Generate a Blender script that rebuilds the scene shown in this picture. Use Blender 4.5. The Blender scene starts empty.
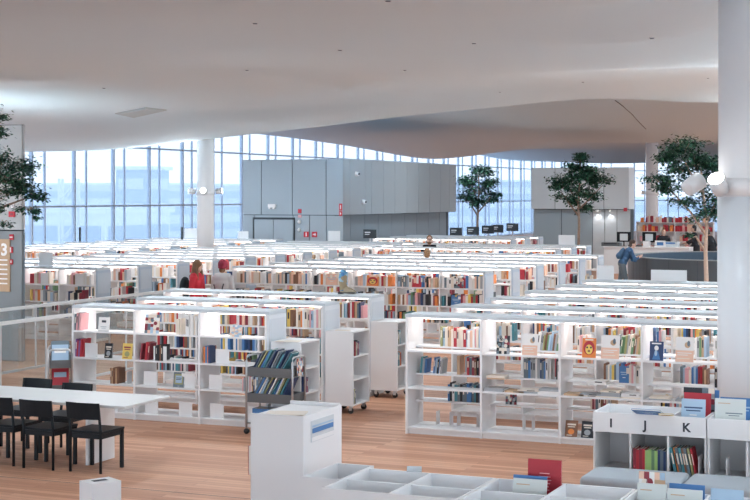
import bpy, bmesh, math, random
import numpy as np
from mathutils import Vector, Matrix
R = random.Random(11)
PI = math.pi
scn = bpy.context.scene
COL = scn.collection
H = 3.0                                  # eye height above the hall floor
TH = math.radians(23)                    # the building stands turned 23 degrees to the view
CT, ST = math.cos(TH), math.sin(TH)
F, HY = 1490.0, 195.0

def P(px, py, z):                        # survey a photo point of known height
    m = (py - HY) / (H - z); Z = F / m; x = (px - 375) / m
    return Vector((x * CT - Z * ST, x * ST + Z * CT, z))
def PZ(px, Z, z=0.0):                    # survey a photo column at a known distance
    x = (px - 375) * Z / F
    return Vector((x * CT - Z * ST, x * ST + Z * CT, z))
def zat(py, Z):
    return H - (py - HY) * Z / F

# ------------------------------------------------------------------ materials
MATS = {}
def mat(name, col, rough=0.55, metal=0.0, noise=0.0, scale=8.0, emit=0.0, spec=0.5, coat=0.0):
    if name in MATS: return MATS[name]
    m = bpy.data.materials.new(name); m.use_nodes = True
    nt = m.node_tree; b = nt.nodes['Principled BSDF']
    b.inputs['Base Color'].default_value = (*col, 1)
    b.inputs['Roughness'].default_value = rough
    b.inputs['Metallic'].default_value = metal
    b.inputs['Specular IOR Level'].default_value = spec
    if coat: b.inputs['Coat Weight'].default_value = coat
    if noise:
        tc = nt.nodes.new('ShaderNodeTexCoord'); n = nt.nodes.new('ShaderNodeTexNoise')
        n.inputs['Scale'].default_value = scale; n.inputs['Detail'].default_value = 4
        r = nt.nodes.new('ShaderNodeMix'); r.data_type = 'RGBA'
        r.inputs[6].default_value = (*[max(0, c * (1 - noise)) for c in col], 1)
        r.inputs[7].default_value = (*[min(1, c * (1 + noise)) for c in col], 1)
        nt.links.new(tc.outputs['Object'], n.inputs['Vector'])
        nt.links.new(n.outputs['Fac'], r.inputs[0]); nt.links.new(r.outputs[2], b.inputs['Base Color'])
    if emit:
        b.inputs['Emission Color'].default_value = (*col, 1)
        b.inputs['Emission Strength'].default_value = emit
    MATS[name] = m
    return m

def wood_floor():
    m = bpy.data.materials.new('oak_planks'); m.use_nodes = True; nt = m.node_tree; N = nt.nodes; L = nt.links
    b = N['Principled BSDF']; tc = N.new('ShaderNodeTexCoord')
    br = N.new('ShaderNodeTexBrick'); br.offset = 0.37; br.squash = 1
    for k, v in (('Scale', 1.0), ('Mortar Size', 0.0035), ('Mortar Smooth', 0.3), ('Bias', 0.0), ('Brick Width', 2.3), ('Row Height', 0.105)):
        br.inputs[k].default_value = v
    br.inputs['Color1'].default_value = (0.46, 0.21, 0.12, 1)
    br.inputs['Color2'].default_value = (0.67, 0.36, 0.225, 1)
    br.inputs['Mortar'].default_value = (0.30, 0.15, 0.09, 1)
    mp = N.new('ShaderNodeMapping'); mp.inputs['Scale'].default_value = (0.9, 14, 1)
    n = N.new('ShaderNodeTexNoise'); n.inputs['Scale'].default_value = 2.2; n.inputs['Detail'].default_value = 6
    mx = N.new('ShaderNodeMix'); mx.data_type = 'RGBA'; mx.blend_type = 'MULTIPLY'; mx.inputs[0].default_value = 0.55
    rp = N.new('ShaderNodeValToRGB'); rp.color_ramp.elements[0].position = 0.3; rp.color_ramp.elements[0].color = (0.62, 0.6, 0.6, 1)
    rp.color_ramp.elements[1].position = 0.7; rp.color_ramp.elements[1].color = (1, 1, 1, 1)
    L.new(tc.outputs['Object'], br.inputs['Vector']); L.new(tc.outputs['Object'], mp.inputs['Vector'])
    L.new(mp.outputs['Vector'], n.inputs['Vector']); L.new(n.outputs['Fac'], rp.inputs['Fac'])
    L.new(br.outputs['Color'], mx.inputs[6]); L.new(rp.outputs['Color'], mx.inputs[7])
    L.new(mx.outputs[2], b.inputs['Base Color']); b.inputs['Roughness'].default_value = 0.5
    b.inputs['Specular IOR Level'].default_value = 0.4
    return m

def glass_mat(name, tint, gloss=0.06, haze=0.0):
    m = bpy.data.materials.new(name); m.use_nodes = True; nt = m.node_tree; N = nt.nodes; L = nt.links
    N.remove(N['Principled BSDF']); out = N['Material Output']
    t = N.new('ShaderNodeBsdfTransparent'); t.inputs['Color'].default_value = (*tint, 1)
    g = N.new('ShaderNodeBsdfGlossy'); g.inputs['Roughness'].default_value = 0.02
    a = N.new('ShaderNodeMixShader'); a.inputs[0].default_value = gloss
    L.new(t.outputs[0], a.inputs[1]); L.new(g.outputs[0], a.inputs[2])
    if haze:
        tr = N.new('ShaderNodeBsdfTranslucent'); tr.inputs['Color'].default_value = (0.85, 0.9, 1, 1)
        bm = N.new('ShaderNodeMixShader'); bm.inputs[0].default_value = haze
        L.new(a.outputs[0], bm.inputs[1]); L.new(tr.outputs[0], bm.inputs[2]); L.new(bm.outputs[0], out.inputs['Surface'])
    else:
        L.new(a.outputs[0], out.inputs['Surface'])
    return m

WHITE = mat('white_lacquer', (0.86, 0.86, 0.87), 0.4)
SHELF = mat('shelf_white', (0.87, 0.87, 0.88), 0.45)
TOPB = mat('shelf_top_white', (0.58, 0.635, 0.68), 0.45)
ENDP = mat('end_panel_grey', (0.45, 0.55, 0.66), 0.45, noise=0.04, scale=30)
CEIL = mat('ceiling_plaster', (0.72, 0.81, 0.85), 0.75, noise=0.01, scale=0.4)
WOOD = wood_floor()
GREYP = mat('grey_panel', (0.36, 0.43, 0.49), 0.5, noise=0.03, scale=1.2)
GREYD = mat('dark_grey_panel', (0.22, 0.27, 0.31), 0.5, noise=0.03, scale=1.2)
GREYL = mat('pale_grey_panel', (0.62, 0.66, 0.69), 0.5, noise=0.02)
GROOVE = mat('panel_groove', (0.05, 0.065, 0.08), 0.8)
BLACK = mat('black_stain', (0.008, 0.012, 0.017), 0.45, spec=0.25)
SIGNBLK = mat('sign_black', (0.02, 0.03, 0.04), 0.5)
STEEL = mat('brushed_steel', (0.55, 0.57, 0.59), 0.35, metal=0.8)
TRAY = mat('trolley_tray_metal', (0.13, 0.135, 0.14), 0.5, metal=0.2)
RUBBER = mat('castor_rubber', (0.02, 0.02, 0.022), 0.6)
RED = mat('red_enamel', (0.55, 0.02, 0.04), 0.4)
MULL = mat('mullion_paint', (0.62, 0.72, 0.82), 0.5)
LED = mat('light_diffuser', (1.0, 0.9, 0.86), 0.6, emit=1.9)
LAMPGLOW = mat('lamp_glow', (1.0, 0.97, 0.93), 0.5, emit=4.0)
LAMPB = mat('lamp_housing', (0.75, 0.75, 0.76), 0.4)
BARK = mat('bark_brown', (0.30, 0.21, 0.16), 0.8, noise=0.3, scale=20)
BARKL = mat('bark_pale', (0.56, 0.43, 0.35), 0.8, noise=0.2, scale=20)
CUSH = mat('grey_upholstery', (0.40, 0.44, 0.48), 0.9, noise=0.06, scale=60)
PAGES = mat('book_pages', (0.86, 0.82, 0.76), 0.8)
INK = mat('printed_dark', (0.03, 0.035, 0.05), 0.6)
SKIN = mat('skin', (0.72, 0.46, 0.36), 0.55)
GLASS = glass_mat('facade_glass', (0.63, 0.65, 0.67), 0.04, 0.14)
GLASSB = glass_mat('balustrade_glass', (0.90, 0.94, 0.95), 0.10)

# ------------------------------------------------------------------ mesh helpers
class MB:
    def __init__(s): s.v = []; s.f = []; s.m = []; s.mats = []; s.sm = []
    def mi(s, m):
        if m not in s.mats: s.mats.append(m)
        return s.mats.index(m)
    def add(s, vs, fs, m, M=None, smooth=False):
        o = len(s.v); k = s.mi(m)
        s.v += [tuple(M @ Vector(v)) if M else tuple(v) for v in vs]
        s.f += [tuple(i + o for i in f) for f in fs]; s.m += [k] * len(fs); s.sm += [smooth] * len(fs)
        return s
    def box(s, a, b, m, M=None):
        (x0, y0, z0), (x1, y1, z1) = a, b
        return s.add([(x0,y0,z0),(x1,y0,z0),(x1,y1,z0),(x0,y1,z0),(x0,y0,z1),(x1,y0,z1),(x1,y1,z1),(x0,y1,z1)],
                     [(0,3,2,1),(4,5,6,7),(0,1,5,4),(1,2,6,5),(2,3,7,6),(3,0,4,7)], m, M)
    def tube(s, pts, rad, m, n=10, M=None, cap=True):
        pts = [Vector(p) for p in pts]
        rad = rad if isinstance(rad, (list, tuple)) else [rad] * len(pts)
        vs = []; fs = []
        up = Vector((0.13, 0.37, 0.92)).normalized()
        for i, p in enumerate(pts):
            d = (pts[min(i + 1, len(pts) - 1)] - pts[max(i - 1, 0)]).normalized()
            if abs(d.dot(up)) > 0.95: up = Vector((1, 0.1, 0)).normalized()
            a = d.cross(up).normalized(); b = d.cross(a)
            for k in range(n):
                t = 2 * PI * k / n; vs.append(p + (a * math.cos(t) + b * math.sin(t)) * rad[i])
        for i in range(len(pts) - 1):
            for k in range(n):
                k2 = (k + 1) % n; fs.append((i*n+k, i*n+k2, (i+1)*n+k2, (i+1)*n+k))
        if cap:
            fs.append(tuple(range(n))); fs.append(tuple((len(pts)-1)*n + k for k in reversed(range(n))))
        return s.add(vs, fs, m, M, True)
    def cyl(s, c, r, z0, z1, m, n=24, M=None):
        return s.tube([(c[0], c[1], z0), (c[0], c[1], z1)], r, m, n, M)
    def ell(s, c, r, m, M=None, nu=16, nv=10):
        vs = [(c[0], c[1], c[2] - r[2])]
        for j in range(1, nv):
            t = -PI/2 + PI * j / nv
            for i in range(nu):
                a = 2 * PI * i / nu
                vs.append((c[0] + r[0]*math.cos(t)*math.cos(a), c[1] + r[1]*math.cos(t)*math.sin(a), c[2] + r[2]*math.sin(t)))
        vs.append((c[0], c[1], c[2] + r[2])); fs = []
        for i in range(nu):
            fs.append((0, 1 + (i+1) % nu, 1 + i)); t = 1 + (nv-2)*nu; fs.append((t + i, t + (i+1) % nu, len(vs)-1))
        for j in range(nv - 2):
            for i in range(nu):
                a = 1 + j*nu; fs.append((a+i, a+(i+1) % nu, a+nu+(i+1) % nu, a+nu+i))
        return s.add(vs, fs, m, M, True)
    def prism(s, poly, y0, y1, m, M=None):          # polygon in x-z pushed along y
        n = len(poly)
        vs = [(x, y0, z) for x, z in poly] + [(x, y1, z) for x, z in poly]
        fs = [tuple(range(n)), tuple(reversed(range(n, 2*n)))] + [(i, i+n, (i+1) % n + n, (i+1) % n) for i in range(n)]
        return s.add(vs, fs, m, M)
    def mesh(s, name):
        me = bpy.data.meshes.new(name); me.from_pydata(s.v, [], s.f)
        for m in s.mats: me.materials.append(m)
        me.polygons.foreach_set('material_index', s.m); me.polygons.foreach_set('use_smooth', s.sm)
        me.update()
        bm = bmesh.new(); bm.from_mesh(me); bmesh.ops.recalc_face_normals(bm, faces=bm.faces); bm.to_mesh(me); bm.free()
        return me
    def build(s, name, parent=None, loc=None, rz=0.0, bevel=0.0):
        o = link(name, s.mesh(name), parent, loc, rz)
        if bevel:
            b = o.modifiers.new('bevel', 'BEVEL'); b.width = bevel; b.segments = 2; b.limit_method = 'ANGLE'
        return o

def link(name, me, parent=None, loc=None, rz=0.0):
    o = bpy.data.objects.new(name, me); COL.objects.link(o)
    if parent is not None: o.parent = parent
    if loc is not None: o.location = loc
    o.rotation_euler.z = rz
    return o
def tag(o, label=None, cat=None, group=None, kind=None):
    for k, v in (('label', label), ('category', cat), ('group', group), ('kind', kind)):
        if v: o[k] = v
    return o
def thing(name, label, cat, loc=(0, 0, 0), rz=0.0, group=None):
    o = bpy.data.objects.new(name, None); COL.objects.link(o); o.empty_display_size = 0.1
    o.location = loc; o.rotation_euler.z = rz
    return tag(o, label, cat, group)
def copy_tree(o, parent=None):
    c = o.copy(); COL.objects.link(c); c.parent = parent
    for ch in list(o.children): copy_tree(ch, c)
    return c
def bake(o):                                # apply modifiers by evaluating
    bpy.context.view_layer.update()
    dg = bpy.context.evaluated_depsgraph_get()
    me = bpy.data.meshes.new_from_object(o.evaluated_get(dg)); o.modifiers.clear(); o.data = me
    return o
def text(name, body, size, m, parent, loc, rot=(PI/2, 0, 0), depth=0.002, align='CENTER'):
    cu = bpy.data.curves.new(name, 'FONT'); cu.body = body; cu.size = size; cu.extrude = depth; cu.align_x = align; cu.offset = size * 0.03
    t = bpy.data.objects.new('tmp', cu); COL.objects.link(t)
    bpy.context.view_layer.update()
    me = bpy.data.meshes.new_from_object(t.evaluated_get(bpy.context.evaluated_depsgraph_get()))
    bpy.data.objects.remove(t); me.materials.clear(); me.materials.append(m)
    o = link(name, me, parent, loc); o.rotation_euler = rot
    return o

# ------------------------------------------------------------------ camera
cd = bpy.data.cameras.new('camera'); cam = bpy.data.objects.new('camera', cd); COL.objects.link(cam)
cam.location = (0, 0, H); cam.rotation_euler = (PI/2, 0, TH)
cd.sensor_width = 36; cd.lens = 36 * F / 750; cd.shift_y = -(250 - HY) / 750; cd.clip_end = 900
scn.camera = cam

# ------------------------------------------------------------------ shell
FLX0, FLX1, FLY0, FLY1 = -34.2, 20.0, -8.0, 122.0
tag(MB().box((FLX0, FLY0, -0.3), (FLX1, FLY1, 0), WOOD).build('floor'), kind='structure')
a, b = P(127, 466.5, 0), P(244, 477, 0)
tag(MB().box((-16, 13.05, 0.0), (4, 13.062, 0.0015), GROOVE).build('trim_1'), kind='structure')

# ceiling: a wavy plaster shell through surveyed heights
cps = []
def cp(px, lst):
    for py, Z in lst:
        v = PZ(px, Z, zat(py, Z)); cps.append((v.x, v.y, v.z))
cp(-120, [(0,14),(55,21),(100,31),(125,38),(152,47),(128,60),(140,80)])
cp(0,   [(-60,9),(0,14),(50,20),(84,27),(108,32),(128,38),(152,46),(125,57)])
cp(120, [(-60,9),(0,14),(48,20),(82,26),(108,32),(128,38),(149,46),(122,57),(130,70)])
cp(205, [(0,14),(48,20),(84,27),(110,33),(126,39),(139,46),(118,57),(125,72)])
cp(300, [(-60,9),(0,14),(48,20),(86,28),(108,35),(129,44),(113,53),(122,58),(137,66),(124,78)])
cp(350, [(0,14),(48,20),(84,28),(104,35),(123,43),(109,51),(122,60),(145,69),(132,80)])
cp(425, [(-60,9),(0,14),(46,20),(78,28),(98,34),(114,41),(101,50),(124,60),(147,69),(159,75),(147,88)])
cp(500, [(0,14),(44,20),(74,28),(92,34),(107,40),(94,47),(112,54),(135,64),(152,76),(140,92)])
cp(600, [(-60,9),(0,14),(44,20),(70,27),(86,33),(98,39),(90,45),(108,51),(128,58),(143,66),(136,74),(150,86),(162,100)])
cp(700, [(0,14),(40,19),(62,24),(60,29),(84,34),(103,40),(94,45),(112,50),(130,57),(142,66),(136,74),(148,86),(158,100)])
cp(760, [(-75,13),(-45,16),(-12,20)])
cp(850, [(-60,12),(-20,16),(60,24),(95,38),(110,50),(135,66),(150,90)])
for px in (50, 350, 650): cp(px, [(160, 125)])
A = np.array(cps); n = len(A)
def phi(d2): return 0.5 * d2 * np.log(d2 + 1e-9)
S = np.array([1.0, 0.8])
XY = A[:, :2] * S
D2 = ((XY[:, None] - XY[None]) ** 2).sum(-1)
K = phi(D2) + np.eye(n) * 0.6
Q = np.c_[np.ones(n), XY]
Wt = np.linalg.solve(np.block([[K, Q], [Q.T, np.zeros((3, 3))]]), np.r_[A[:, 2], np.zeros(3)])
def ceil_z(x, y):
    p = np.stack([np.atleast_1d(x), np.atleast_1d(y)], -1) * S
    d2 = ((p[:, None] - XY[None]) ** 2).sum(-1)
    z = phi(d2) @ Wt[:n] + Wt[n] + p @ Wt[n+1:]
    return np.clip(z, 4.1, 8.5)
def ceil_hit(px, py):
    Zs = np.arange(10, 110, 0.05); x = (px - 375) / F
    X = Zs * (x * CT - ST); Y = Zs * (x * ST + CT); z = H - (py - HY) * Zs / F
    k = np.argmax(z >= ceil_z(X, Y))
    return Vector((X[k], Y[k], z[k]))
gx = np.arange(-34.1, 20.01, 0.55); gy = np.arange(-7.9, 122.1, 0.55)
GX, GY = np.meshgrid(gx, gy)
GZ = np.concatenate([ceil_z(r_x, r_y) for r_x, r_y in zip(GX, GY)])
mb = MB(); nx = len(gx)
mb.add(list(zip(GX.ravel(), GY.ravel(), GZ)), [(j*nx+i, (j+1)*nx+i, (j+1)*nx+i+1, j*nx+i+1) for j in range(len(gy)-1) for i in range(nx-1)], CEIL, smooth=True)
ce = mb.build('ceiling'); tag(ce, kind='structure')
so = ce.modifiers.new('solid', 'SOLIDIFY'); so.thickness = 0.25; so.offset = 1.0 if ce.data.polygons[0].normal.z > 0 else -1.0

# glazed facades
def facade(name, p0, p1, step, off2, ztop, bars):
    p0, p1 = Vector(p0), Vector(p1); d = (p1 - p0); Ln = d.length; d.normalize()
    root = bpy.data.objects.new(name, None); COL.objects.link(root); tag(root, kind='structure')
    root.location = p0; root.rotation_euler.z = math.atan2(d.y, d.x)
    MB().box((0, -0.012, 0), (Ln, 0.012, ztop), GLASS).build('glass_pane', root)
    fr = MB(); t = 0.0
    while t < Ln:
        fr.box((t - 0.045, -0.07, 0), (t + 0.045, 0.07, ztop), MULL)
        if t + off2 < Ln: fr.box((t + off2 - 0.03, -0.04, 0), (t + off2 + 0.03, 0.04, ztop), MULL)
        t += step
    for z in bars: fr.box((0, -0.06, z - 0.035), (Ln, 0.06, z + 0.035), MULL)
    fr.build('window_frame', root)
facade('window_1', (-34, 30, 0), (-34, 122, 0), 2.8, 0.85, 8.0, (0.06, 2.55, 5.0, 7.2))
facade('window_2', (-34, 121.8, 0), (20, 121.8, 0), 2.8, 0.85, 8.0, (0.06, 2.55, 5.0))
#facade('window_3', (19.8, 122, 0), (19.8, 0, 0), 2.8, 0.85, 6.0, (0.06,))

# ------------------------------------------------------------------ bookcases
MC = {}
def cached(key, fn):
    if key not in MC: MC[key] = fn()
    return MC[key]
CASES = {}
DEP = 0.55
FRONT_R = (0.085, 0.585, 1.05); BACK_R = (0.085, 0.395, 0.735, 1.085)
FRONT_L = (0.085, 0.46, 0.80, 1.16); BACK_L = (0.085, 0.43, 0.78, 1.13)
def bookcase(key, label, x0, y0, nb, bw, front, back, detail, end=None, group=None, strip=True):
    L = nb * bw
    t = thing('bookcase', label, 'bookcase', (x0, y0, 0), 0, group)
    CASES[key] = dict(x=x0, y=y0, nb=nb, bw=bw, front=front, back=back)
    link('plinth', cached(('pl', L), lambda: MB().box((0.03, 0.03, 0), (L - 0.03, DEP - 0.03, 0.075), SHELF).mesh('plinth')), t)
    up = cached('up', lambda: MB().box((-0.014, 0, 0.0), (0.014, DEP, 1.46), SHELF).mesh('upright'))
    for i in range(nb + 1): link('upright', up, t, (min(max(i * bw, 0.014), L - 0.014), 0, 0))
    w = bw - 0.03 if detail else L - 0.03
    sf = cached(('sf', w), lambda: MB().box((0, 0.004, -0.011), (w, 0.262, 0.011), SHELF).mesh('shelf'))
    for i in range(nb if detail else 1):
        for z in front: link('shelf', sf, t, (i * bw + 0.015, 0, z - 0.011))
        for z in back: link('shelf', sf, t, (i * bw + 0.015, DEP - 0.266, z - 0.011))
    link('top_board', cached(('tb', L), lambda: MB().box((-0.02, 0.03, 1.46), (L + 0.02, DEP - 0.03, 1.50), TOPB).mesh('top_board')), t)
    st = cached(('ls', bw), lambda: MB().box((0.02, 0.21, 1.432), (bw - 0.02, 0.34, 1.46), LED).mesh('light_strip'))
    for i in range(nb): link('light_strip', st, t, (i * bw, 0, 0))
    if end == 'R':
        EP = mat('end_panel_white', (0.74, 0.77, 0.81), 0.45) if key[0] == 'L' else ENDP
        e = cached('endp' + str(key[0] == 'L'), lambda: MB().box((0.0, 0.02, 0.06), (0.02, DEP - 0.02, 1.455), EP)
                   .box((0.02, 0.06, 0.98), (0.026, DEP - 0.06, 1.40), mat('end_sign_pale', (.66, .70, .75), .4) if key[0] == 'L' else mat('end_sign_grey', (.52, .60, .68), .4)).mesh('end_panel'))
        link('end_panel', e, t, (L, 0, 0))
    return t
ORD = ['first', 'second', 'third', 'fourth', 'fifth', 'sixth', 'seventh', 'eighth', 'ninth', 'tenth', 'eleventh', 'twelfth',
       'thirteenth', 'fourteenth', 'fifteenth', 'sixteenth', 'seventeenth', 'eighteenth', 'nineteenth', 'twentieth', 'twenty-first',
       'twenty-second', 'twenty-third', 'twenty-fourth', 'twenty-fifth', 'twenty-sixth', 'twenty-seventh', 'twenty-eighth', 'twenty-ninth', 'thirtieth']
GRP = 'white double-sided bookcases in rows'
bookcase('L1', 'low white open bookcase, mostly empty, beside the long table and black chairs', -11.72, 17.05, 3, 0.99, FRONT_L, BACK_L, True, 'R', GRP)
bookcase('L2', 'low white bookcase directly behind the mostly empty one near the table', -11.70, 18.65, 3, 1.0, FRONT_L, BACK_L, True, 'R', GRP)
bookcase('L3', 'low white bookcase carrying a patterned boot on its top board', -12.27, 20.35, 4, 0.885, FRONT_L, BACK_L, True, 'R', GRP)
for i in range(6):
    bookcase('R%d' % (i + 1), ['low white see-through bookcase with face-out books, behind the letter bin', 'white bookcase right behind the see-through one with face-out books',
             'third white bookcase back from the letter bin, lit strip under its top', 'fourth white bookcase back from the letter bin, lit strip under its top',
             'fifth white bookcase back from the letter bin, lit strip under its top', 'sixth and last white bookcase back from the letter bin, before the dark ring'][i],
             -6.97 + 0.02 * i, 17.4 + 1.62 * i, 5 if i < 5 else 6, 1.0, FRONT_R, BACK_R, i < 2, None, GRP)
for i in range(6):
    bookcase('M%d' % (i + 1), 'long white bookcase full of books, %s row beyond the white rolling carts' % ORD[i], -15.02 + 0.02 * i, 27.7 + 1.68 * i, 6, 0.93, FRONT_L, BACK_L, i < 1, 'R', GRP)
for i in range(12):
    bookcase('N%d' % (i + 1), 'white bookcase in the bay by the tall grey wall, %s row from the glass rail' % ORD[i], -21.6, 25.75 + 1.62 * i, 5, 0.895, FRONT_L, BACK_L, False, 'R', GRP)
for i in range(3):
    bookcase('Q%d' % (i + 1), 'white bookcase far back with orange books near the thin tree, %s of three' % ORD[i], -17.0, 39.8 + 1.62 * i, 6, 0.92, FRONT_L, BACK_L, False, 'R', GRP)
for i in range(3):
    bookcase('S%d' % (i + 1), 'white bookcase below the black hanging signs in the distance, %s of three' % ORD[i], -20.6, 48.3 + 1.62 * i, 6, 0.85, FRONT_L, BACK_L, False, 'R', GRP)
for i in range(7):
    bookcase('T%d' % (i + 1), 'white bookcase next to the tall facade glass, %s row from the front' % ORD[i], -27.6, 34.6 + 1.72 * i, 5, 0.98, FRONT_L, BACK_L, False, 'R', GRP)

# ------------------------------------------------------------------ books
PALD = {
 'cream': (0.84, 0.76, 0.66), 'white': (0.86, 0.85, 0.84), 'peach': (0.86, 0.56, 0.42), 'tan': (0.60, 0.40, 0.25), 'brown': (0.25, 0.12, 0.07),
 'red': (0.47, 0.028, 0.045), 'dark red': (0.28, 0.03, 0.05), 'orange': (0.80, 0.25, 0.06), 'yellow': (0.80, 0.58, 0.14), 'pink': (0.80, 0.42, 0.44),
 'green': (0.16, 0.30, 0.16), 'lime green': (0.36, 0.58, 0.20), 'olive': (0.36, 0.36, 0.17), 'teal': (0.07, 0.27, 0.33), 'blue': (0.07, 0.21, 0.48), 'pale blue': (0.40, 0.55, 0.70),
 'navy': (0.03, 0.06, 0.16), 'black': (0.02, 0.022, 0.03), 'grey': (0.38, 0.41, 0.44), 'slate': (0.14, 0.19, 0.23), 'purple': (0.22, 0.10, 0.30)}
def cov(c): return mat('cover_' + c.replace(' ', '_'), PALD[c], 0.5)
WARM = ['cream']*9 + ['white']*9 + ['peach']*5 + ['tan']*3 + ['red']*3 + ['orange']*2 + ['pink']*2 + ['yellow', 'brown', 'dark red', 'black', 'slate', 'blue', 'pale blue', 'grey']
MIX = ['cream', 'white', 'red', 'red', 'orange', 'tan', 'blue', 'navy', 'teal', 'black', 'black', 'grey', 'slate', 'green', 'yellow', 'pink', 'white', 'dark red', 'brown', 'pale blue']
COOL = ['slate', 'grey', 'teal', 'navy', 'blue', 'pale blue', 'grey', 'slate', 'black', 'white']
PASTEL = ['cream']*4 + ['white']*4 + ['peach', 'pink', 'tan', 'grey', 'pale blue', 'red', 'olive', 'cream', 'pale blue']
BLUES = ['navy', 'slate', 'teal', 'pale blue', 'slate', 'blue', 'navy', 'olive', 'white', 'tan', 'teal', 'grey']
MUTE = ['olive', 'grey', 'white', 'pale blue', 'green', 'cream', 'grey', 'brown', 'tan']
def book_into(mb, M, t, d, h, c, mark=True):           # spine at y=0, width t along x, pages behind
    cm = cov(c); w = 0.0022
    mb.box((0, 0, 0), (w, d, h), cm, M); mb.box((t - w, 0, 0), (t, d, h), cm, M)
    mb.box((0, -0.001, 0), (t, w, h), cm, M)
    mb.box((w, w, 0.003), (t - w, d - 0.004, h - 0.004), PAGES, M)
    if mark and t > 0.012 and (mark_n := (len(mb.v) + int(t * 1e5) + int(h * 1e4))) % 5 < 2:
        im = INK if sum(PALD[c]) > 0.9 else cov('cream')
        mb.box((t * 0.25, -0.0016, h * 0.45), (t * 0.75, -0.0008, h * 0.82), im, M)
STUFF = MB(); NB = [0]
def one_book(loc, t, d, h, c, label, lean=0.0, rz=0.0, group=None, name='book', lay=False, back=False):
    mb = MB()
    if lay:      # lying flat: spine towards the aisle
        M = Matrix.Translation((0, 0, 0)) @ Matrix.Rotation(PI/2, 4, 'Y') @ Matrix.Translation((-t, 0, -h/2))
    else:
        M = Matrix.Rotation(lean, 4, 'Y')
        if lean < 0: M = Matrix.Translation((0, 0, 0)) @ M @ Matrix.Translation((-t, 0, 0))
    book_into(mb, M, t, d, h, c)
    o = mb.build(name, None, loc, rz); NB[0] += 1
    return tag(o, label, 'book', group)
SIDE = {}
def row(key, bay, side, lev, x0, x1, pal, hr, tr, where=None, lean=0.0, gap=0.0, seed=0, name='book'):
    """books standing on shelf lev of a bookcase; where = words for labels makes each an object, else the far-books mass"""
    c = CASES[key]; r = random.Random(hash((bay, side == 'f', lev, seed, len(key), ord(key[0]), int(key[1:]))) & 0xffff)
    z = c['front' if side == 'f' else 'back'][lev] + 0.0004
    x = c['x'] + bay * c['bw'] + x0; xe = c['x'] + bay * c['bw'] + x1; k = 0
    while True:
        t = r.uniform(*tr); h = r.uniform(*hr); d = r.uniform(0.15, 0.2); col = r.choice(pal)
        ln = lean * r.uniform(0.8, 1.15) if lean else 0.0
        adv = t / max(0.5, math.cos(ln)) + 0.0006 + gap
        if x + adv + (h * math.sin(abs(ln)) if lean else 0) > xe: break
        yy = c['y'] + (r.uniform(0.02, 0.05) if side == 'f' else DEP - 0.262 + r.uniform(0.0, 0.03))
        if where:
            one_book((x if ln >= 0 else x + adv, yy, z), t, d, h, col, '%s book, %s in the row %s' % (col, ORD[min(k, 29)], where), ln, name=name)
        else:
            M = Matrix.Translation((x, yy, z)) @ Matrix.Rotation(ln, 4, 'Y')
            STUFF.box((0, 0, 0), (t, d, h), cov(col), M)
        x += adv; k += 1
        if r.random() < (0.04 if where else 0.10): x += r.uniform(0.02, 0.10)
    return k

rc = 'see-through bookcase'
def w_(n): return n
# bookcase with face-out books (R1): rows on its far half
row('R1', 0, 'b', 3, 0.36, 0.97, PASTEL, (0.20, 0.255), (0.019, 0.041), 'at the top of the see-through bookcase aisle bay')
row('R1', 0, 'b', 2, 0.08, 0.42, COOL, (0.17, 0.21), (0.016, 0.030), 'leaning on second level, see-through bookcase aisle bay', lean=0.10)
row('R1', 0, 'b', 2, 0.58, 0.97, MIX, (0.19, 0.24), (0.019, 0.041), 'upright on second level, see-through bookcase aisle bay')
row('R1', 0, 'b', 1, 0.46, 0.97, COOL, (0.19, 0.245), (0.022, 0.041), 'on the third level, see-through bookcase aisle bay')
row('R1', 1, 'b', 3, 0.62, 0.94, MUTE, (0.19, 0.24), (0.014, 0.027), 'leaning atop second bay of the see-through bookcase', lean=0.12)
row('R1', 1, 'b', 2, 0.46, 0.97, COOL, (0.21, 0.25), (0.019, 0.035), 'on second level, second bay, see-through bookcase')
row('R1', 2, 'b', 3, 0.14, 0.30, WARM, (0.18, 0.22), (0.016, 0.030), 'beside the fiery face-out cover, see-through bookcase')
row('R1', 2, 'b', 3, 0.56, 0.94, MUTE, (0.19, 0.24), (0.014, 0.027), 'leaning atop third bay of the see-through bookcase', lean=0.13)
row('R1', 2, 'b', 2, 0.74, 0.97, WARM, (0.18, 0.22), (0.022, 0.038), 'beside the blue face-out cover, see-through bookcase')
row('R1', 2, 'b', 1, 0.30, 0.60, MIX, (0.16, 0.2), (0.019, 0.035), 'low in third bay of the see-through bookcase')
row('R1', 3, 'b', 3, 0.56, 0.97, MUTE + ['brown', 'tan'], (0.2, 0.25), (0.016, 0.032), 'at the top, see-through bookcase bay nearest the column')
row('R1', 3, 'b', 1, 0.16, 0.72, MIX, (0.16, 0.21), (0.019, 0.035), None)
row('R1', 3, 'b', 2, 0.8, 0.97, COOL, (0.18, 0.24), (0.019, 0.035), 'mid height, see-through bookcase bay nearest the column')
row('R1', 4, 'b', 3, 0.1, 0.9, MUTE, (0.2, 0.25), (0.016, 0.032))
# rows seen through it on R2
for bay in range(5):
    row('R2', bay, 'f', 2, 0.10 + 0.2 * (bay % 2), 0.9, COOL + WARM, (0.18, 0.24), (0.019, 0.035), seed=4)
    row('R2', bay, 'b', 3, 0.06, 0.6, MIX, (0.18, 0.24), (0.019, 0.035))
    row('R2', bay, 'f', 1, 0.10, 0.45, MIX, (0.18, 0.24), (0.019, 0.035))
for i in range(2, 6):
    for bay in range(5):
        for lev, pal in ((2, MIX), (1, WARM)):
            row('R%d' % (i + 1), bay, 'f', lev, 0.06, R.uniform(0.5, 0.95), pal, (0.17, 0.22), (0.022, 0.041))
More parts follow.
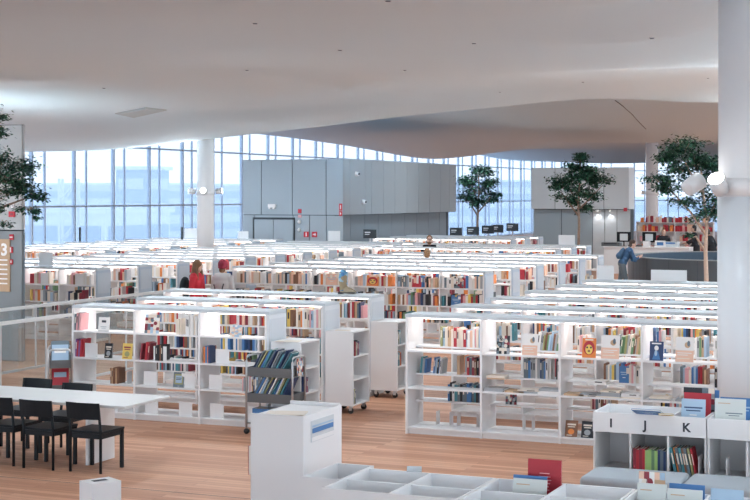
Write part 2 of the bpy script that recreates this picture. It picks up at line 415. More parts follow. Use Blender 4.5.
# L1, nearly empty
lm = 'by the table'
row('L1', 0, 'f', 3, 0.02, 0.16, ['red', 'pink', 'pale blue', 'slate'], (0.22, 0.24), (0.02, 0.03), 'on top shelf nearest the end-on trolley', lean=0.08)
row('L1', 0, 'f', 2, 0.02, 0.19, ['red', 'pale blue', 'white', 'purple'], (0.22, 0.25), (0.02, 0.03), 'on middle shelf nearest the end-on trolley', lean=0.08)
row('L1', 1, 'f', 2, 0.06, 0.24, ['red', 'white', 'peach', 'dark red'], (0.22, 0.25), (0.02, 0.03), 'on middle shelf, second bay by the table', lean=0.14)
row('L1', 1, 'f', 2, 0.30, 0.42, ['brown', 'black', 'tan'], (0.19, 0.22), (0.016, 0.026), 'brown and black group, second bay by the table')
row('L1', 2, 'f', 2, 0.04, 0.16, ['blue', 'navy', 'orange'], (0.2, 0.24), (0.02, 0.03), 'on middle shelf, third bay by the table')
row('L1', 0, 'f', 1, 0.60, 0.72, ['brown', 'tan'], (0.20, 0.22), (0.018, 0.026), 'low shelf, first bay by the table', lean=0.0)
row('L1', 1, 'f', 3, 0.62, 0.72, ['cream'], (0.19, 0.21), (0.02, 0.03), 'cream group on top shelf by the table')
row('L1', 1, 'f', 3, 0.76, 0.96, ['white', 'cream', 'grey', 'white'], (0.24, 0.27), (0.02, 0.035), 'pale tall group on top shelf by the table')
row('L1', 2, 'f', 1, 0.62, 0.9, MIX, (0.16, 0.2), (0.018, 0.026), 'low shelf, third bay by the table')
# L2: the lit bay by the white carts
for bay in range(3):
    k = bay == 2
    row('L2', bay, 'f', 3, 0.04, 0.95, WARM + ['red', 'orange', 'black'], (0.21, 0.26), (0.024, 0.046), 'on top shelf by the white carts' if k else None, seed=3)
    row('L2', bay, 'f', 2, 0.04, 0.95, MIX, (0.18, 0.23), (0.024, 0.046), 'on second shelf by the white carts' if k else None)
    row('L2', bay, 'f', 1, 0.3, 0.9, MIX, (0.16, 0.22), (0.02, 0.036))
for bay in range(4):
    for lev, pal in ((3, MIX), (2, MIX), (1, MIX)):
        row('L3', bay, 'f', lev, 0.05, R.uniform(0.6, 0.85), pal, (0.18, 0.24), (0.018, 0.034), seed=2)
# M1: long full front row
for bay in range(6):
    row('M1', bay, 'f', 3, 0.03, 0.86 if bay not in (4, 5) else 0.9, WARM + ['black', 'slate', 'slate', 'blue', 'grey'], (0.18, 0.25), (0.028, 0.062),
        'on top shelf, %s bay of the long bookcase' % ORD[bay] if bay > 3 else None)
    row('M1', bay, 'f', 2, 0.03, 0.9, MIX + ['black', 'black', 'slate', 'white', 'cream', 'white', 'cream', 'grey'], (0.18, 0.25), (0.028, 0.062), None)
    row('M1', bay, 'f', 1, 0.03, 0.9, MIX, (0.18, 0.22), (0.022, 0.05))
for key in CASES:
    if key[0] in 'MNQST' and key != 'M1':
        for bay in range(CASES[key]['nb']):
            pal = {'Q': WARM + ['orange'] * 8 + ['peach'] * 6, 'N': WARM + ['red'] * 3, 'T': WARM, 'S': WARM, 'M': WARM + ['slate', 'black', 'brown', 'brown', 'dark red']}[key[0]]
            for lev in (3, 2) + ((1,) if key in ('N1', 'N2', 'N3', 'M2') else ()):
                x0 = R.uniform(0.02, 0.2)
                row(key, bay, 'f', lev, x0, R.uniform(0.55, 0.9), pal if lev == 3 else MIX + ['cream', 'white'] * 6 + ['black', 'slate'] * 2, (0.17, 0.25), (0.03, 0.07))
            if R.random() < 0.3:       # face-out covers
                c = CASES[key]; x = c['x'] + bay * c['bw'] + R.uniform(0.3, 0.6); z = c['front'][3]
                STUFF.box((x, c['y'] + 0.012, z), (x + 0.16, c['y'] + 0.018, z + 0.22), cov(R.choice(['red', 'orange', 'peach', 'slate', 'blue', 'white'])))
so_ = STUFF.build('distant_books'); tag(so_, 'mass of coloured books filling the more distant bookcase shelves', 'books', kind='stuff')
print('individual books', NB[0], 'mass boxes', len(STUFF.f) // 6)

# stacks lying flat and face-out books
def flat_stack(key, bay, side, lev, xs, where):
    c = CASES[key]; r = random.Random(int(xs[0] * 1000) + bay * 7)
    z = c['front' if side == 'f' else 'back'][lev]; k = 0
    for x, num in zip(xs[0::2], xs[1::2]):
        zz = z + 0.0004
        for j in range(int(num)):
            t = r.uniform(0.014, 0.026); col = r.choice(['grey', 'white', 'cream', 'tan', 'white', 'grey', 'cream'])
            o = one_book((c['x'] + bay * c['bw'] + x + r.uniform(-0.01, 0.01), c['y'] + 0.02, zz), t, 0.2, r.uniform(0.22, 0.27), col,
                         '%s book lying flat, %s from bottom, %s pile %s' % (col, ORD[j], ORD[k], where), lay=True)
            zz += t + 0.0004
        k += 1
flat_stack('R1', 1, 'f', 1, [0.16, 2, 0.42, 1, 0.60, 2, 0.86, 3], 'on second bay middle shelf')
flat_stack('R1', 2, 'f', 1, [0.16, 1, 0.36, 2, 0.62, 4, 0.86, 3], 'on third bay middle shelf')
flat_stack('R1', 3, 'f', 1, [0.20, 2, 0.50, 1], 'on bay beside the column')
flat_stack('R1', 2, 'b', 2, [0.45, 2], 'at third bay rear')
flat_stack('R1', 1, 'b', 2, [0.18, 2], 'at second bay rear')
flat_stack('M1', 5, 'f', 1, [0.3, 2, 0.62, 1], 'at long bookcase end')

PICS = {}
def faceout(loc, w, h, kind, label, tilt=0.14, rz=0.0, t=0.016, name='face_out_book', group=None):
    base = {'fiery': 'orange', 'rose': 'white', 'bluefig': 'blue', 'blue': 'blue', 'brown': 'brown', 'black': 'black', 'collage': 'tan', 'card': 'white', 'plain': 'white',
            'yellow': 'yellow', 'screen': 'slate', 'red': 'red', 'dark': 'slate', 'peach': 'peach', 'paleblue': 'pale blue', 'pale': 'cream'}[kind]
    th = thing(name, label, 'book', loc, rz, group)
    M = Matrix.Rotation(-tilt, 4, 'X')
    MB().box((0, 0, 0), (w, 0.0025, h), cov(base), M).box((0, t - 0.0025, 0), (w, t, h), cov(base), M).box((0, 0, 0), (0.0025, t, h), cov(base), M).build('cover', th)
    MB().box((0.003, 0.003, 0.003), (w - 0.003, t - 0.003, h - 0.003), PAGES, M).build('page_block', th)
    p = MB(); r = random.Random(len(label) * 13 + int(w * 997))
    def q(x0, z0, x1, z1, m, k=1): p.box((x0*w, -0.0006*k, z0*h), (x1*w, 0.0, z1*h), m, M)
    def blob(cx, cz, rx, rz_, m, k=1):
        n = 18; poly = [(cx*w + rx*w*math.cos(2*PI*i/n), cz*h + rz_*h*math.sin(2*PI*i/n)) for i in range(n)]
        p.prism(poly, -0.0006*k, -0.0001, m, M)
    if kind == 'fiery':
        q(0, 0, 1, 1, cov('orange')); blob(.5, .5, .42, .36, cov('red'), 2); blob(.5, .42, .27, .25, cov('yellow'), 3)
        blob(.36, .52, .07, .05, INK, 4); blob(.64, .52, .07, .05, INK, 4); blob(.5, .34, .1, .06, cov('brown'), 4); q(.2, .88, .8, .95, cov('cream'), 2)
    elif kind == 'rose':
        q(0, 0, 1, .46, cov('peach')); q(.1, .34, .9, .37, cov('white'), 2); q(.1, .26, .7, .29, cov('white'), 2); q(.1, .12, .8, .15, cov('cream'), 2)
        blob(.66, .68, .16, .12, cov('tan'), 2); blob(.72, .74, .08, .12, cov('slate'), 3)
    elif kind == 'bluefig':
        q(0, 0, 1, 1, cov('navy')); blob(.5, .66, .16, .13, cov('white'), 2); p.prism([(.2*w, .06*h), (.8*w, .06*h), (.62*w, .5*h), (.38*w, .5*h)], -.0012, 0, cov('blue'), M)
        blob(.46, .4, .1, .16, cov('pale blue'), 3); q(.15, .86, .85, .93, cov('white'), 2)
    elif kind in ('collage', 'dark', 'pale'):
        cs = {'collage': ['peach', 'dark red', 'slate', 'cream', 'pale blue', 'white', 'tan'], 'dark': ['slate', 'black', 'dark red', 'grey', 'cream'], 'pale': ['white', 'cream', 'pale blue', 'peach']}[kind]
        for i in range(5):
            for j in range(6): q(i/5, j/6, (i+1)/5, (j+1)/6, cov(r.choice(cs)))
        for i in range(5): blob(r.uniform(.2, .8), r.uniform(.2, .8), .13, .1, cov(r.choice(cs)), 2)
    elif kind == 'screen':
        q(.1, .2, .9, .88, cov('olive')); q(.2, .3, .8, .78, cov('pale blue'), 2); q(.25, .6, .75, .64, INK, 3); q(.25, .5, .7, .54, INK, 3); q(.4, .06, .6, .12, cov('grey'))
    elif kind == 'card':
        q(.3, .62, .7, .78, INK); q(.22, .3, .78, .34, cov('grey')); q(.3, .2, .7, .23, cov('grey')); q(0, 0, 1, .04, cov('grey'))
    elif kind in ('black', 'brown', 'yellow'):
        lt = cov('cream') if kind != 'yellow' else cov('dark red')
        q(.15, .7, .85, .8, lt); q(.2, .58, .8, .64, lt); blob(.5, .32, .26, .17, cov({'black': 'grey', 'brown': 'orange', 'yellow': 'olive'}[kind]))
        q(.15, .08, .6, .12, lt)
    elif kind == 'plain':
        q(.0, .0, 1, 1, mat('cover_offwhite', (.66, .70, .68), .5)); q(.35, .42, .9, .46, cov('slate'), 2); q(.45, .34, .8, .37, cov('slate'), 2); q(.1, .8, .5, .83, cov('tan'), 2); q(.05, .02, .95, .05, cov('pale blue'), 2)
    elif kind == 'red':
        for k_, (wz, z) in enumerate([(.3, .70), (.36, .63), (.4, .56), (.34, .49), (.26, .42), (.3, .35)]): q(.5 - wz/2, z, .5 + wz/2, z + .018, cov('pink'))
    else:
        q(.12, .6, .88, .66, cov('navy') if kind == 'paleblue' else cov('pale blue')); q(.2, .48, .8, .53, cov('navy') if kind == 'paleblue' else cov('pale blue')); q(.35, .3, .65, .34, cov('white'))
    p.build('cover_picture', th)
    return th
def shelfpt(key, bay, side, lev, x, dy=0.03):
    c = CASES[key]; return (c['x'] + bay * c['bw'] + x, c['y'] + (dy if side == 'f' else DEP - 0.25), c['front' if side == 'f' else 'back'][lev] + 0.0005)
faceout(shelfpt('R1', 1, 'f', 2, 0.19), 0.165, 0.225, 'dark', 'dark collage magazine face-out in second bay of the see-through bookcase')
faceout(shelfpt('R1', 1, 'f', 2, 0.52), 0.19, 0.26, 'rose', 'white and peach booklet face-out beside the dark collage magazine')
faceout(shelfpt('R1', 2, 'f', 2, 0.27), 0.165, 0.235, 'fiery', 'orange and red face-out book with a fiery face on its cover')
faceout(shelfpt('R1', 2, 'f', 2, 0.50), 0.22, 0.28, 'rose', 'white and peach booklet face-out beside the fiery orange book')
faceout(shelfpt('R1', 3, 'f', 2, 0.085), 0.16, 0.225, 'bluefig', 'dark blue face-out book with a pale figure, near the column')
faceout(shelfpt('R1', 3, 'f', 2, 0.39), 0.21, 0.29, 'rose', 'white and peach booklet face-out nearest the round column')
faceout(shelfpt('R1', 2, 'b', 2, 0.655), 0.12, 0.2, 'blue', 'plain blue face-out book at the rear of the third bay')
faceout(shelfpt('R1', 2, 'f', 0, 0.05, 0.05), 0.15, 0.20, 'brown', 'brown face-out book on the bottom shelf beside the letter bin', 0.3)
faceout(shelfpt('R1', 2, 'f', 0, 0.25, 0.05), 0.15, 0.20, 'black', 'black face-out book with grey picture on the bottom shelf', 0.3)
faceout(shelfpt('R1', 1, 'b', 1, 0.22), 0.14, 0.2, 'dark', 'dark face-out book low at the rear of the second bay')
faceout(shelfpt('R1', 3, 'b', 1, 0.76), 0.16, 0.18, 'red', 'red face-out book low in the bay next to the column')
faceout(shelfpt('L1', 0, 'f', 3, 0.40), 0.17, 0.19, 'card', 'white card with a small dark print, on top shelf by the table')
faceout(shelfpt('L1', 0, 'f', 2, 0.50), 0.12, 0.20, 'black', 'black face-out book with yellowish text, middle shelf by the table')
faceout(shelfpt('L1', 0, 'f', 2, 0.78), 0.15, 0.21, 'yellow', 'yellow face-out book standing right of the black one')
faceout(shelfpt('L1', 1, 'f', 3, 0.14), 0.22, 0.25, 'collage', 'peach and grey collage picture book on top shelf by the table')
faceout(shelfpt('L1', 1, 'f', 1, 0.58), 0.16, 0.20, 'screen', 'dark framed tablet with a pale green screen on lower shelf')
faceout(shelfpt('L1', 2, 'f', 3, 0.44), 0.17, 0.15, 'pale', 'pale open picture book on top shelf, third bay by the table')
faceout(shelfpt('M1', 4, 'f', 3, 0.34, 0.01), 0.2, 0.23, 'red', 'red face-out book on the long bookcase top shelf')
faceout(shelfpt('M1', 5, 'f', 3, 0.30, 0.01), 0.2, 0.22, 'dark', 'dark face-out book with light picture on the long bookcase')
faceout(shelfpt('M1', 3, 'f', 3, 0.28, 0.01), 0.26, 0.21, 'fiery', 'orange face-out picture book on the long bookcase top shelf')
faceout(shelfpt('M1', 5, 'f', 2, 0.24, 0.01), 0.2, 0.22, 'blue', 'blue face-out book on the long bookcase second shelf')
faceout(shelfpt('M1', 2, 'f', 3, 0.30, 0.01), 0.26, 0.23, 'peach', 'plain peach face-out book on the long bookcase top shelf')

be = MB().box((0, 0, 0), (0.003, 0.13, 0.17), SHELF).box((0, 0, 0), (0.09, 0.13, 0.003), SHELF).mesh('bookend')
bew = MB().box((0, 0, 0), (0.20, 0.003, 0.19), SHELF).box((0, 0, 0), (0.20, 0.10, 0.003), SHELF).mesh('bookend')
def bookends(key, bay, side, lev, xs, where, wide=False):
    for k, x in enumerate(xs):
        p = Vector(shelfpt(key, bay, side, lev, x, 0.05))
        tag(link('bookend', bew if wide else be, None, p), 'white %smetal bookend, %s on %s' % ('broad ' if wide else '', ORD[k], where), 'bookend', 'white metal bookends')
bookends('R1', 0, 'b', 0, [0.30, 0.48, 0.58, 0.84], 'bottom shelf of bay nearest the aisle')
bookends('R1', 0, 'b', 1, [0.08], 'low shelf of bay nearest the aisle')
bookends('R1', 1, 'b', 0, [0.44, 0.56], 'bottom shelf of second bay')
for bay, nm in enumerate(['first', 'second', 'third']):
    bookends('L1', bay, 'f', 2, [0.18 if bay == 0 else 0.27 if bay == 1 else 0.22], 'middle shelf, %s bay by the table' % nm, True)
    bookends('L1', bay, 'f', 1, [0.12, 0.70] if bay else [0.66, 0.84], 'low shelf, %s bay by the table' % nm, bay != 0)
    bookends('L1', bay, 'f', 0, [0.14, 0.66] if bay else [0.5], 'bottom shelf, %s bay by the table' % nm, True)

# ------------------------------------------------------------------ boot on L3's top board
t = thing('boot', 'blue and tan patterned tall boot standing on a bookcase top board', 'boot', (-9.27, 20.62, 1.5))
bm_ = mat('boot_pattern', (0.10, 0.30, 0.48), 0.6)
nt = bm_.node_tree; vo = nt.nodes.new('ShaderNodeTexVoronoi'); vo.inputs['Scale'].default_value = 17; rp = nt.nodes.new('ShaderNodeValToRGB'); tc = nt.nodes.new('ShaderNodeTexCoord')
rp.color_ramp.interpolation = 'CONSTANT'
els = rp.color_ramp.elements
els[0].position = 0.0; els[0].color = (0.05, 0.17, 0.36, 1); els[1].position = 0.8; els[1].color = (0.08, 0.10, 0.11, 1)
for p_, c_ in ((0.34, (0.30, 0.48, 0.58, 1)), (0.48, (0.33, 0.25, 0.15, 1)), (0.64, (0.10, 0.28, 0.45, 1))): els.new(p_).color = c_
nt.links.new(tc.outputs['Object'], vo.inputs['Vector']); nt.links.new(vo.outputs['Color'], rp.inputs['Fac']); nt.links.new(rp.outputs['Color'], nt.nodes['Principled BSDF'].inputs['Base Color'])
b = MB()
b.tube([(0, 0, 0.05), (-0.005, 0, 0.14), (-0.01, 0, 0.24), (0.0, 0, 0.33), (0.015, 0, 0.355)], [0.062, 0.058, 0.07, 0.066, 0.04], bm_, 14)
b.build('shaft', t)
b = MB(); b.tube([(-0.04, 0, 0.055), (0.03, 0, 0.065), (0.10, 0, 0.05), (0.17, 0, 0.035), (0.205, 0, 0.03)], [0.05, 0.058, 0.046, 0.032, 0.012], mat('boot_foot', (0.36, 0.29, 0.2), 0.6, noise=0.4, scale=40), 14); b.build('foot', t)
b = MB(); b.box((-0.075, -0.042, 0), (-0.01, 0.042, 0.03), cov('black')).box((-0.07, -0.04, 0.014), (0.2, 0.04, 0.03), cov('black')); b.build('sole', t)

# ------------------------------------------------------------------ rolling carts by the aisle
def cart(name, x0, y0, w, d, h, label, books, m=WHITE, item=True):
    t = thing('rolling_cart', label, 'cart', (x0, y0, 0), 0, 'white carts on castors')
    z0 = 0.11
    MB().box((0, 0, z0), (w, 0.022, h), m).build('side_panel', t)
    MB().box((0, d - 0.022, z0), (w, d, h), m).build('side_panel', t)
    MB().box((0, 0.022, z0), (0.02, d - 0.022, h), m).build('back_panel', t)
    MB().box((0.02, 0.022, h - 0.022), (w, d - 0.022, h), m).build('top_panel', t)
    for z in (z0, 0.40 * h, 0.68 * h): MB().box((0.02, 0.022, z), (w - 0.01, d - 0.022, z + 0.02), m).build('shelf', t)
    c = cached('castor', lambda: MB().tube([(0, -0.014, 0.04), (0, 0.014, 0.04)], 0.04, RUBBER, 14).box((-0.02, -0.022, 0.045), (0.02, -0.015, 0.11), STEEL)
               .box((-0.02, 0.015, 0.045), (0.02, 0.022, 0.11), STEEL).box((-0.02, -0.022, 0.098), (0.02, 0.022, 0.11), STEEL).mesh('castor'))
    for cx in (0.06, w - 0.06):
        for cy in (0.06, d - 0.06): link('castor', c, t, (cx, cy, 0))
    for (lev, n, ya) in books:           # spines face the open +x side
        z = (z0, 0.40 * h, 0.68 * h)[lev] + 0.0205; y = ya
        for k in range(n):
            tt = R.uniform(0.015, 0.03); hh = R.uniform(0.17, 0.21); col = R.choice(['black', 'navy', 'dark red', 'teal', 'grey', 'orange', 'olive', 'slate', 'white'])
            o = one_book((x0 + w - 0.02, y0 + y, z), tt, 0.16, hh, col, '%s book, %s on %s shelf of the %s' % (col, ORD[k], ('lowest', 'middle', 'upper')[lev], name), 0.0, PI/2)
            y += tt + 0.001
    return t
cart('middle rolling cart', -8.65, 18.62, 0.42, 0.57, 1.13, 'white rolling cart with leaning dark books, between the other two carts', [(2, 7, 0.10), (0, 4, 0.04)])
cart('farthest rolling cart', -8.69, 20.32, 0.42, 0.57, 1.13, 'white rolling cart standing farthest back, by the aisle corner', [(2, 5, 0.05), (1, 6, 0.05)])
cart('blue-shaded cart', -8.66, 17.0, 0.42, 0.57, 1.13, 'white rolling cart partly hidden behind the loaded book trolley', [(1, 4, 0.2)])
faceout((-8.62, 17.15, 1.1312), 0.3, 0.2, 'pale', 'pale booklet lying flat on the cart behind the trolley', -PI/2 + 0.0005, 0.2, 0.006, 'booklet')
faceout((-8.55, 18.8, 1.1312), 0.2, 0.15, 'pale', 'small pale booklet lying flat on the middle cart', -PI/2 + 0.0005, 0.2, 0.006, 'booklet')

# ------------------------------------------------------------------ book trolleys with V trays
def trolley(loc, L, label, rz, nm, covers, W=0.36):
    t = thing('book_trolley', label, 'trolley', loc, rz, 'steel book trolleys')
    def frame(x):
        p = [(x, 0, 0.07)] + [(x, 0, 0.92)] + [(x, 0.02, 0.965), (x, 0.05, 0.98), (x, W - 0.05, 0.98), (x, W - 0.02, 0.965), (x, W, 0.92)] + [(x, W, 0.07)]
        return MB().tube(p, 0.014, STEEL, 8)
    frame(0).build('end_frame', t); frame(L).build('end_frame', t)
    for y in (0.0, W): MB().tube([(0, y, 0.14), (L, y, 0.14)], 0.011, STEEL, 8).build('rail', t)
    for x in (0, L):
        for y in (0, W): MB().tube([(x, y - 0.012, 0.035), (x, y + 0.012, 0.035)], 0.035, RUBBER, 12).build('castor', t)
    for z in (0.735, 0.41):
        b = MB()
        prof = [(0.0, 0.105), (0.008, 0.105), (W/2, 0.012), (W - 0.008, 0.105), (W, 0.105), (W/2 + 0.006, 0.0), (W/2 - 0.006, 0.0)]
        # a V gutter of sheet metal along x
        vs = [(0.012, y, z + zz) for y, zz in prof] + [(L - 0.012, y, z + zz) for y, zz in prof]; n = len(prof)
        b.add(vs, [(0,1,2,3,4,5,6), tuple(reversed(range(n, 2*n)))] + [(i, (i+1) % n, (i+1) % n + n, i + n) for i in range(n)], TRAY)
        b.box((0.012, 0, z + 0.0), (0.016, W, z + 0.105), TRAY).box((L - 0.016, 0, z), (L - 0.012, W, z + 0.105), TRAY)
        b.box((0.012, -0.003, z - 0.01), (L - 0.012, 0.001, z + 0.105), TRAY)
        b.build('tray', t)
        x = 0.04; k = 0
        while x < L - 0.16:
            tt = R.uniform(0.012, 0.022); h = R.uniform(0.24, 0.30); d = R.uniform(0.2, 0.24); col = covers[k + (0 if z > .6 else 4)] if k < 2 else R.choice(covers)
            bb = MB(); M = Matrix.Translation((0, 0, 0)) @ Matrix.Rotation(0.50 + R.uniform(-0.05, 0.05), 4, 'Y')
            book_into(bb, M, tt, d, h, col, False)
            r2 = R.choice(['white', 'cream', 'orange', 'red', 'pale blue', 'yellow'])
            bb.box((-0.0006, 0.03, h * 0.55), (0, d - 0.03, h * 0.8), cov(r2), M)
            o = bb.build('picture_book', None, Matrix.Translation(loc) @ Matrix.Rotation(rz, 4, 'Z') @ Vector((x, W/2 - d/2, z + 0.062 if True else 0)), rz)
            tag(o, 'thin %s picture book, %s in the %s tray of the trolley %s' % (col, ORD[k], 'upper' if z > 0.6 else 'lower', nm), 'book', 'picture books leaning in the trolleys')
            x += tt + R.uniform(0.012, 0.024); k += 1
    return t
trolley((-8.80, 16.60, 0), 0.64, 'steel book trolley full of leaning picture books, before the white carts', 0, 'by the carts', BLUES)
tv = PZ(72, 19.5)
trolley((tv.x, tv.y, 0), 0.62, 'steel book trolley seen end-on, left of the empty bookcase', PI/2 + TH + math.radians(12.5), 'seen end-on', ['pale blue', 'slate', 'navy', 'grey', 'red', 'olive', 'blue'], 0.30)
faceout((-8.145, 16.7, 0.74), 0.17, 0.22, 'collage', 'red and white magazine hanging at the end of the loaded trolley', 0.0, PI/2, 0.006)
faceout((-8.75, 16.66, 0.155), 0.5, 0.16, 'blue', 'blue box file lying low in the loaded trolley', 0.0, 0, 0.2, 'box_file')

# ------------------------------------------------------------------ table and chairs
TBL = mat('table_white', (0.66, 0.67, 0.67), 0.4)
t = thing('long_table', 'long white table with panel legs, black chairs around it', 'table', (-12.6, 13.67, 0))
MB().box((0, 0, 0.70), (3.88, 0.93, 0.73), TBL).build('tabletop', t, bevel=0.004)
for x in (3.18, 0.7): MB().box((x, 0.30, 0), (x + 0.035, 0.83, 0.70), WHITE).build('leg', t)
def chair(first, x, y, rz, label):
    if first: o = copy_tree(first)
    else:
        o = thing('dining_chair', label, 'chair', group='black wooden chairs around the long table')
        w, d = 0.42, 0.45
        for sx in (0, 1):
            MB().tube([(sx*(w-.034)+.017, .017, 0), (sx*(w-.034)+.017, .017, .44), (sx*(w-.034)+.017, -.03, .755)], [.019, .021, .018], BLACK, 4).build('leg', o)
            MB().box((sx*(w-.034), d - .034, 0), (sx*(w-.034)+.034, d, .425), BLACK).build('leg', o)
        b = MB(); n = 8
        for i in range(n):
            f = lambda u: -0.045 + 0.03 * (1 - (2*u - 1) ** 2) * -1
            u0, u1 = i / n, (i + 1) / n
            b.add([(u0*w, f(u0)+.02, .585), (u1*w, f(u1)+.02, .585), (u1*w, f(u1)+.037, .585), (u0*w, f(u0)+.037, .585),
                   (u0*w, f(u0)-.004, .765), (u1*w, f(u1)-.004, .765), (u1*w, f(u1)+.013, .765), (u0*w, f(u0)+.013, .765)],
                  [(0,3,2,1),(4,5,6,7),(0,1,5,4),(1,2,6,5),(2,3,7,6),(3,0,4,7)], BLACK)
        b.build('backrest', o)
        MB().box((-.005, .01, .425), (w + .005, d + .01, .45), BLACK).build('seat', o, bevel=.006)
        MB().box((.03, .012, .37), (w - .03, .03, .425), BLACK).box((.03, d-.03, .37), (w - .03, d-.012, .425), BLACK)\
            .box((.008, .03, .37), (.026, d-.03, .425), BLACK).box((w-.026, .03, .37), (w-.008, d-.03, .425), BLACK).build('seat_frame', o)
    o['label'] = label; o.location = (x, y, 0); o.rotation_euler.z = rz
    return o
c1 = chair(None, -9.38, 13.58, 0, 'black chair with its back to us, closest to the table end')
chair(c1, -9.97, 13.55, 0, 'black chair with its back to us, second from the table end')
chair(c1, -10.52, 13.59, 0, 'black chair with its back to us, third from the table end, partly cut off')
chair(c1, -9.95, 14.86, PI, 'black chair on the far side of the table, nearer the table end')
chair(c1, -10.66, 15.06, PI, 'black chair on the far side of the table, beside the end-on trolley')

# ------------------------------------------------------------------ foreground furniture
t = thing('waste_bin', 'small white box bin with dark slot on top, in front of the chairs', 'bin', PZ(91.5, 11.88), 0)
t.rotation_euler.z = TH + math.radians(38)
b = MB().box((0, 0, 0), (0.265, 0.012, 0.68), WHITE).box((0, 0.198, 0), (0.265, 0.21, 0.68), WHITE).box((0, 0.012, 0), (0.012, 0.198, 0.68), WHITE).box((0.253, 0.012, 0), (0.265, 0.198, 0.68), WHITE); b.build('body', t)
b = MB().box((0, 0, 0.68), (0.265, 0.21, 0.692), WHITE); b.build('lid', t)
MB().box((0.07, 0.085, 0.692), (0.195, 0.145, 0.6935), INK).build('slot', t)

t = thing('display_cabinet', 'tall white cabinet with label holder on its side, nearest the wooden floor', 'cabinet', (-5.94, 11.28, 0))
w, d, h = 0.50, 0.78, 1.14
MB().box((0, 0, 0), (w, 0.02, h), WHITE).build('front_panel', t, bevel=.002)
MB().box((w - 0.02, 0.02, 0), (w, d, h), WHITE).build('side_panel', t, bevel=.002)
MB().box((0, d - 0.02, 0), (w - 0.02, d, h + 0.012), WHITE).build('back_panel', t)
MB().box((0, 0.02, 0.05), (0.02, d - 0.02, h - 0.03), WHITE).build('side_panel', t)
MB().box((0.0, 0.02, h - 0.04), (w - 0.02, d - 0.02, h - 0.02), WHITE).build('top_panel', t)
s = MB().box((w, 0.14, h - 0.24), (w + 0.006, 0.60, h - 0.06), GREYL).box((w + 0.006, 0.15, h - 0.235), (w + 0.010, 0.59, h - 0.20), WHITE).build('label_holder', t)
MB().box((w + 0.0065, 0.16, h - 0.165), (w + 0.011, 0.58, h - 0.125), cov('blue')).box((w + 0.0065, 0.16, h - 0.115), (w + 0.009, 0.58, h - 0.10), cov('pale blue')).build('blue_strip', s)
faceout((-5.9, 11.55, 1.1215), 0.34, 0.24, 'pale', 'thin pale picture book lying on top of the tall cabinet', -PI/2 + 0.0005, 0.3, 0.008, 'picture_book')
faceout((-5.995, 11.56, 0.60), 0.22, 0.25, 'red', 'dark red book hanging on the cabinet side facing the chairs', 0.0, -PI/2, 0.05)

def bin_unit(x0, y0, w, d, h, cols, rows, label):
    t = thing('picture_book_bin', label, 'book bin', (x0, y0, 0), 0, 'white picture book bins')
    T = 0.018; fl = h - 0.2
    MB().box((0, 0, 0), (w, T, h), WHITE).build('front_panel', t); MB().box((0, d - T, 0), (w, d, h), WHITE).build('back_panel', t)
    for x in (0, w - T): MB().box((x, T, 0), (x + T, d - T, h), WHITE).build('side_panel', t)
    MB().box((T, T, fl), (w - T, d - T, fl + 0.015), WHITE).build('trough_floor', t)
    for i in range(1, cols): MB().box((w*i/cols - T/2, T, fl + .015), (w*i/cols + T/2, d - T, h - 0.002), WHITE).build('divider', t)
    for j in range(1, rows):
        for i in range(cols): MB().box((w*i/cols + T*(1 if i == 0 else .5), d*j/rows - T/2, fl + .015), (w*(i+1)/cols - T*(1 if i == cols-1 else .5), d*j/rows + T/2, h - 0.012), WHITE).build('divider', t)
    return t
bin_unit(-5.21, 10.78, 0.34, 0.67, 0.74, 1, 1, 'narrow white bin against the tall cabinet side')
bin_unit(-4.85, 10.37, 1.11, 0.91, 0.75, 2, 2, 'white grid bin, first of the row from the tall cabinet')
bin_unit(-3.73, 10.37, 1.11, 0.91, 0.75, 2, 2, 'white grid bin holding the red book, second from the tall cabinet')
bin_unit(-2.61, 10.37, 1.11, 0.91, 0.75, 2, 2, 'white grid bin in front of the grey bench')
faceout((-3.465, 11.225, 0.566), 0.27, 0.365, 'red', 'red book with faint lettering standing up in the white grid bin', 0.04, 0.0, 0.02)
faceout((-3.55, 11.10, 0.566), 0.27, 0.255, 'blue', 'blue and white book leaning in front of the red one', 0.12, 0.0, 0.012)
faceout((-3.53, 11.02, 0.566), 0.27, 0.245, 'plain', 'white book leaning in front of the blue one', 0.2, 0.0, 0.01)
faceout((-2.58, 11.2, 0.566), 0.20, 0.335, 'collage', 'red, green and yellow book rising from the bin before the bench', 0.04, 0.0, 0.012)
faceout((-2.57, 11.1, 0.566), 0.22, 0.265, 'plain', 'pale book in front of the red, green and yellow one', 0.08, 0.0, 0.012)
faceout((-2.345, 11.18, 0.566), 0.265, 0.265, 'blue', 'blue book lying low in the bin before the bench', 0.08, 0.0, 0.012)
faceout((-2.035, 11.18, 0.566), 0.24, 0.25, 'paleblue', 'pale blue book beside the low blue one in the bin', 0.08, 0.0, 0.012)
faceout((-2.34, 11.08, 0.566), 0.26, 0.245, 'plain', 'white book in front of the low blue one in the bin', 0.12, 0.0, 0.012)
t = thing('card_holder', 'small grey card holder on the far edge of the first grid bin', 'card holder', (P(411, 470, 0.75).x, 11.24, 0.7505), 0.3)
MB().box((0, 0, 0), (0.12, 0.05, 0.01), STEEL).build('base', t); MB().box((0, 0.02, 0.01), (0.12, 0.028, 0.05), GREYL, Matrix.Rotation(-0.3, 4, 'X')).build('plate', t)

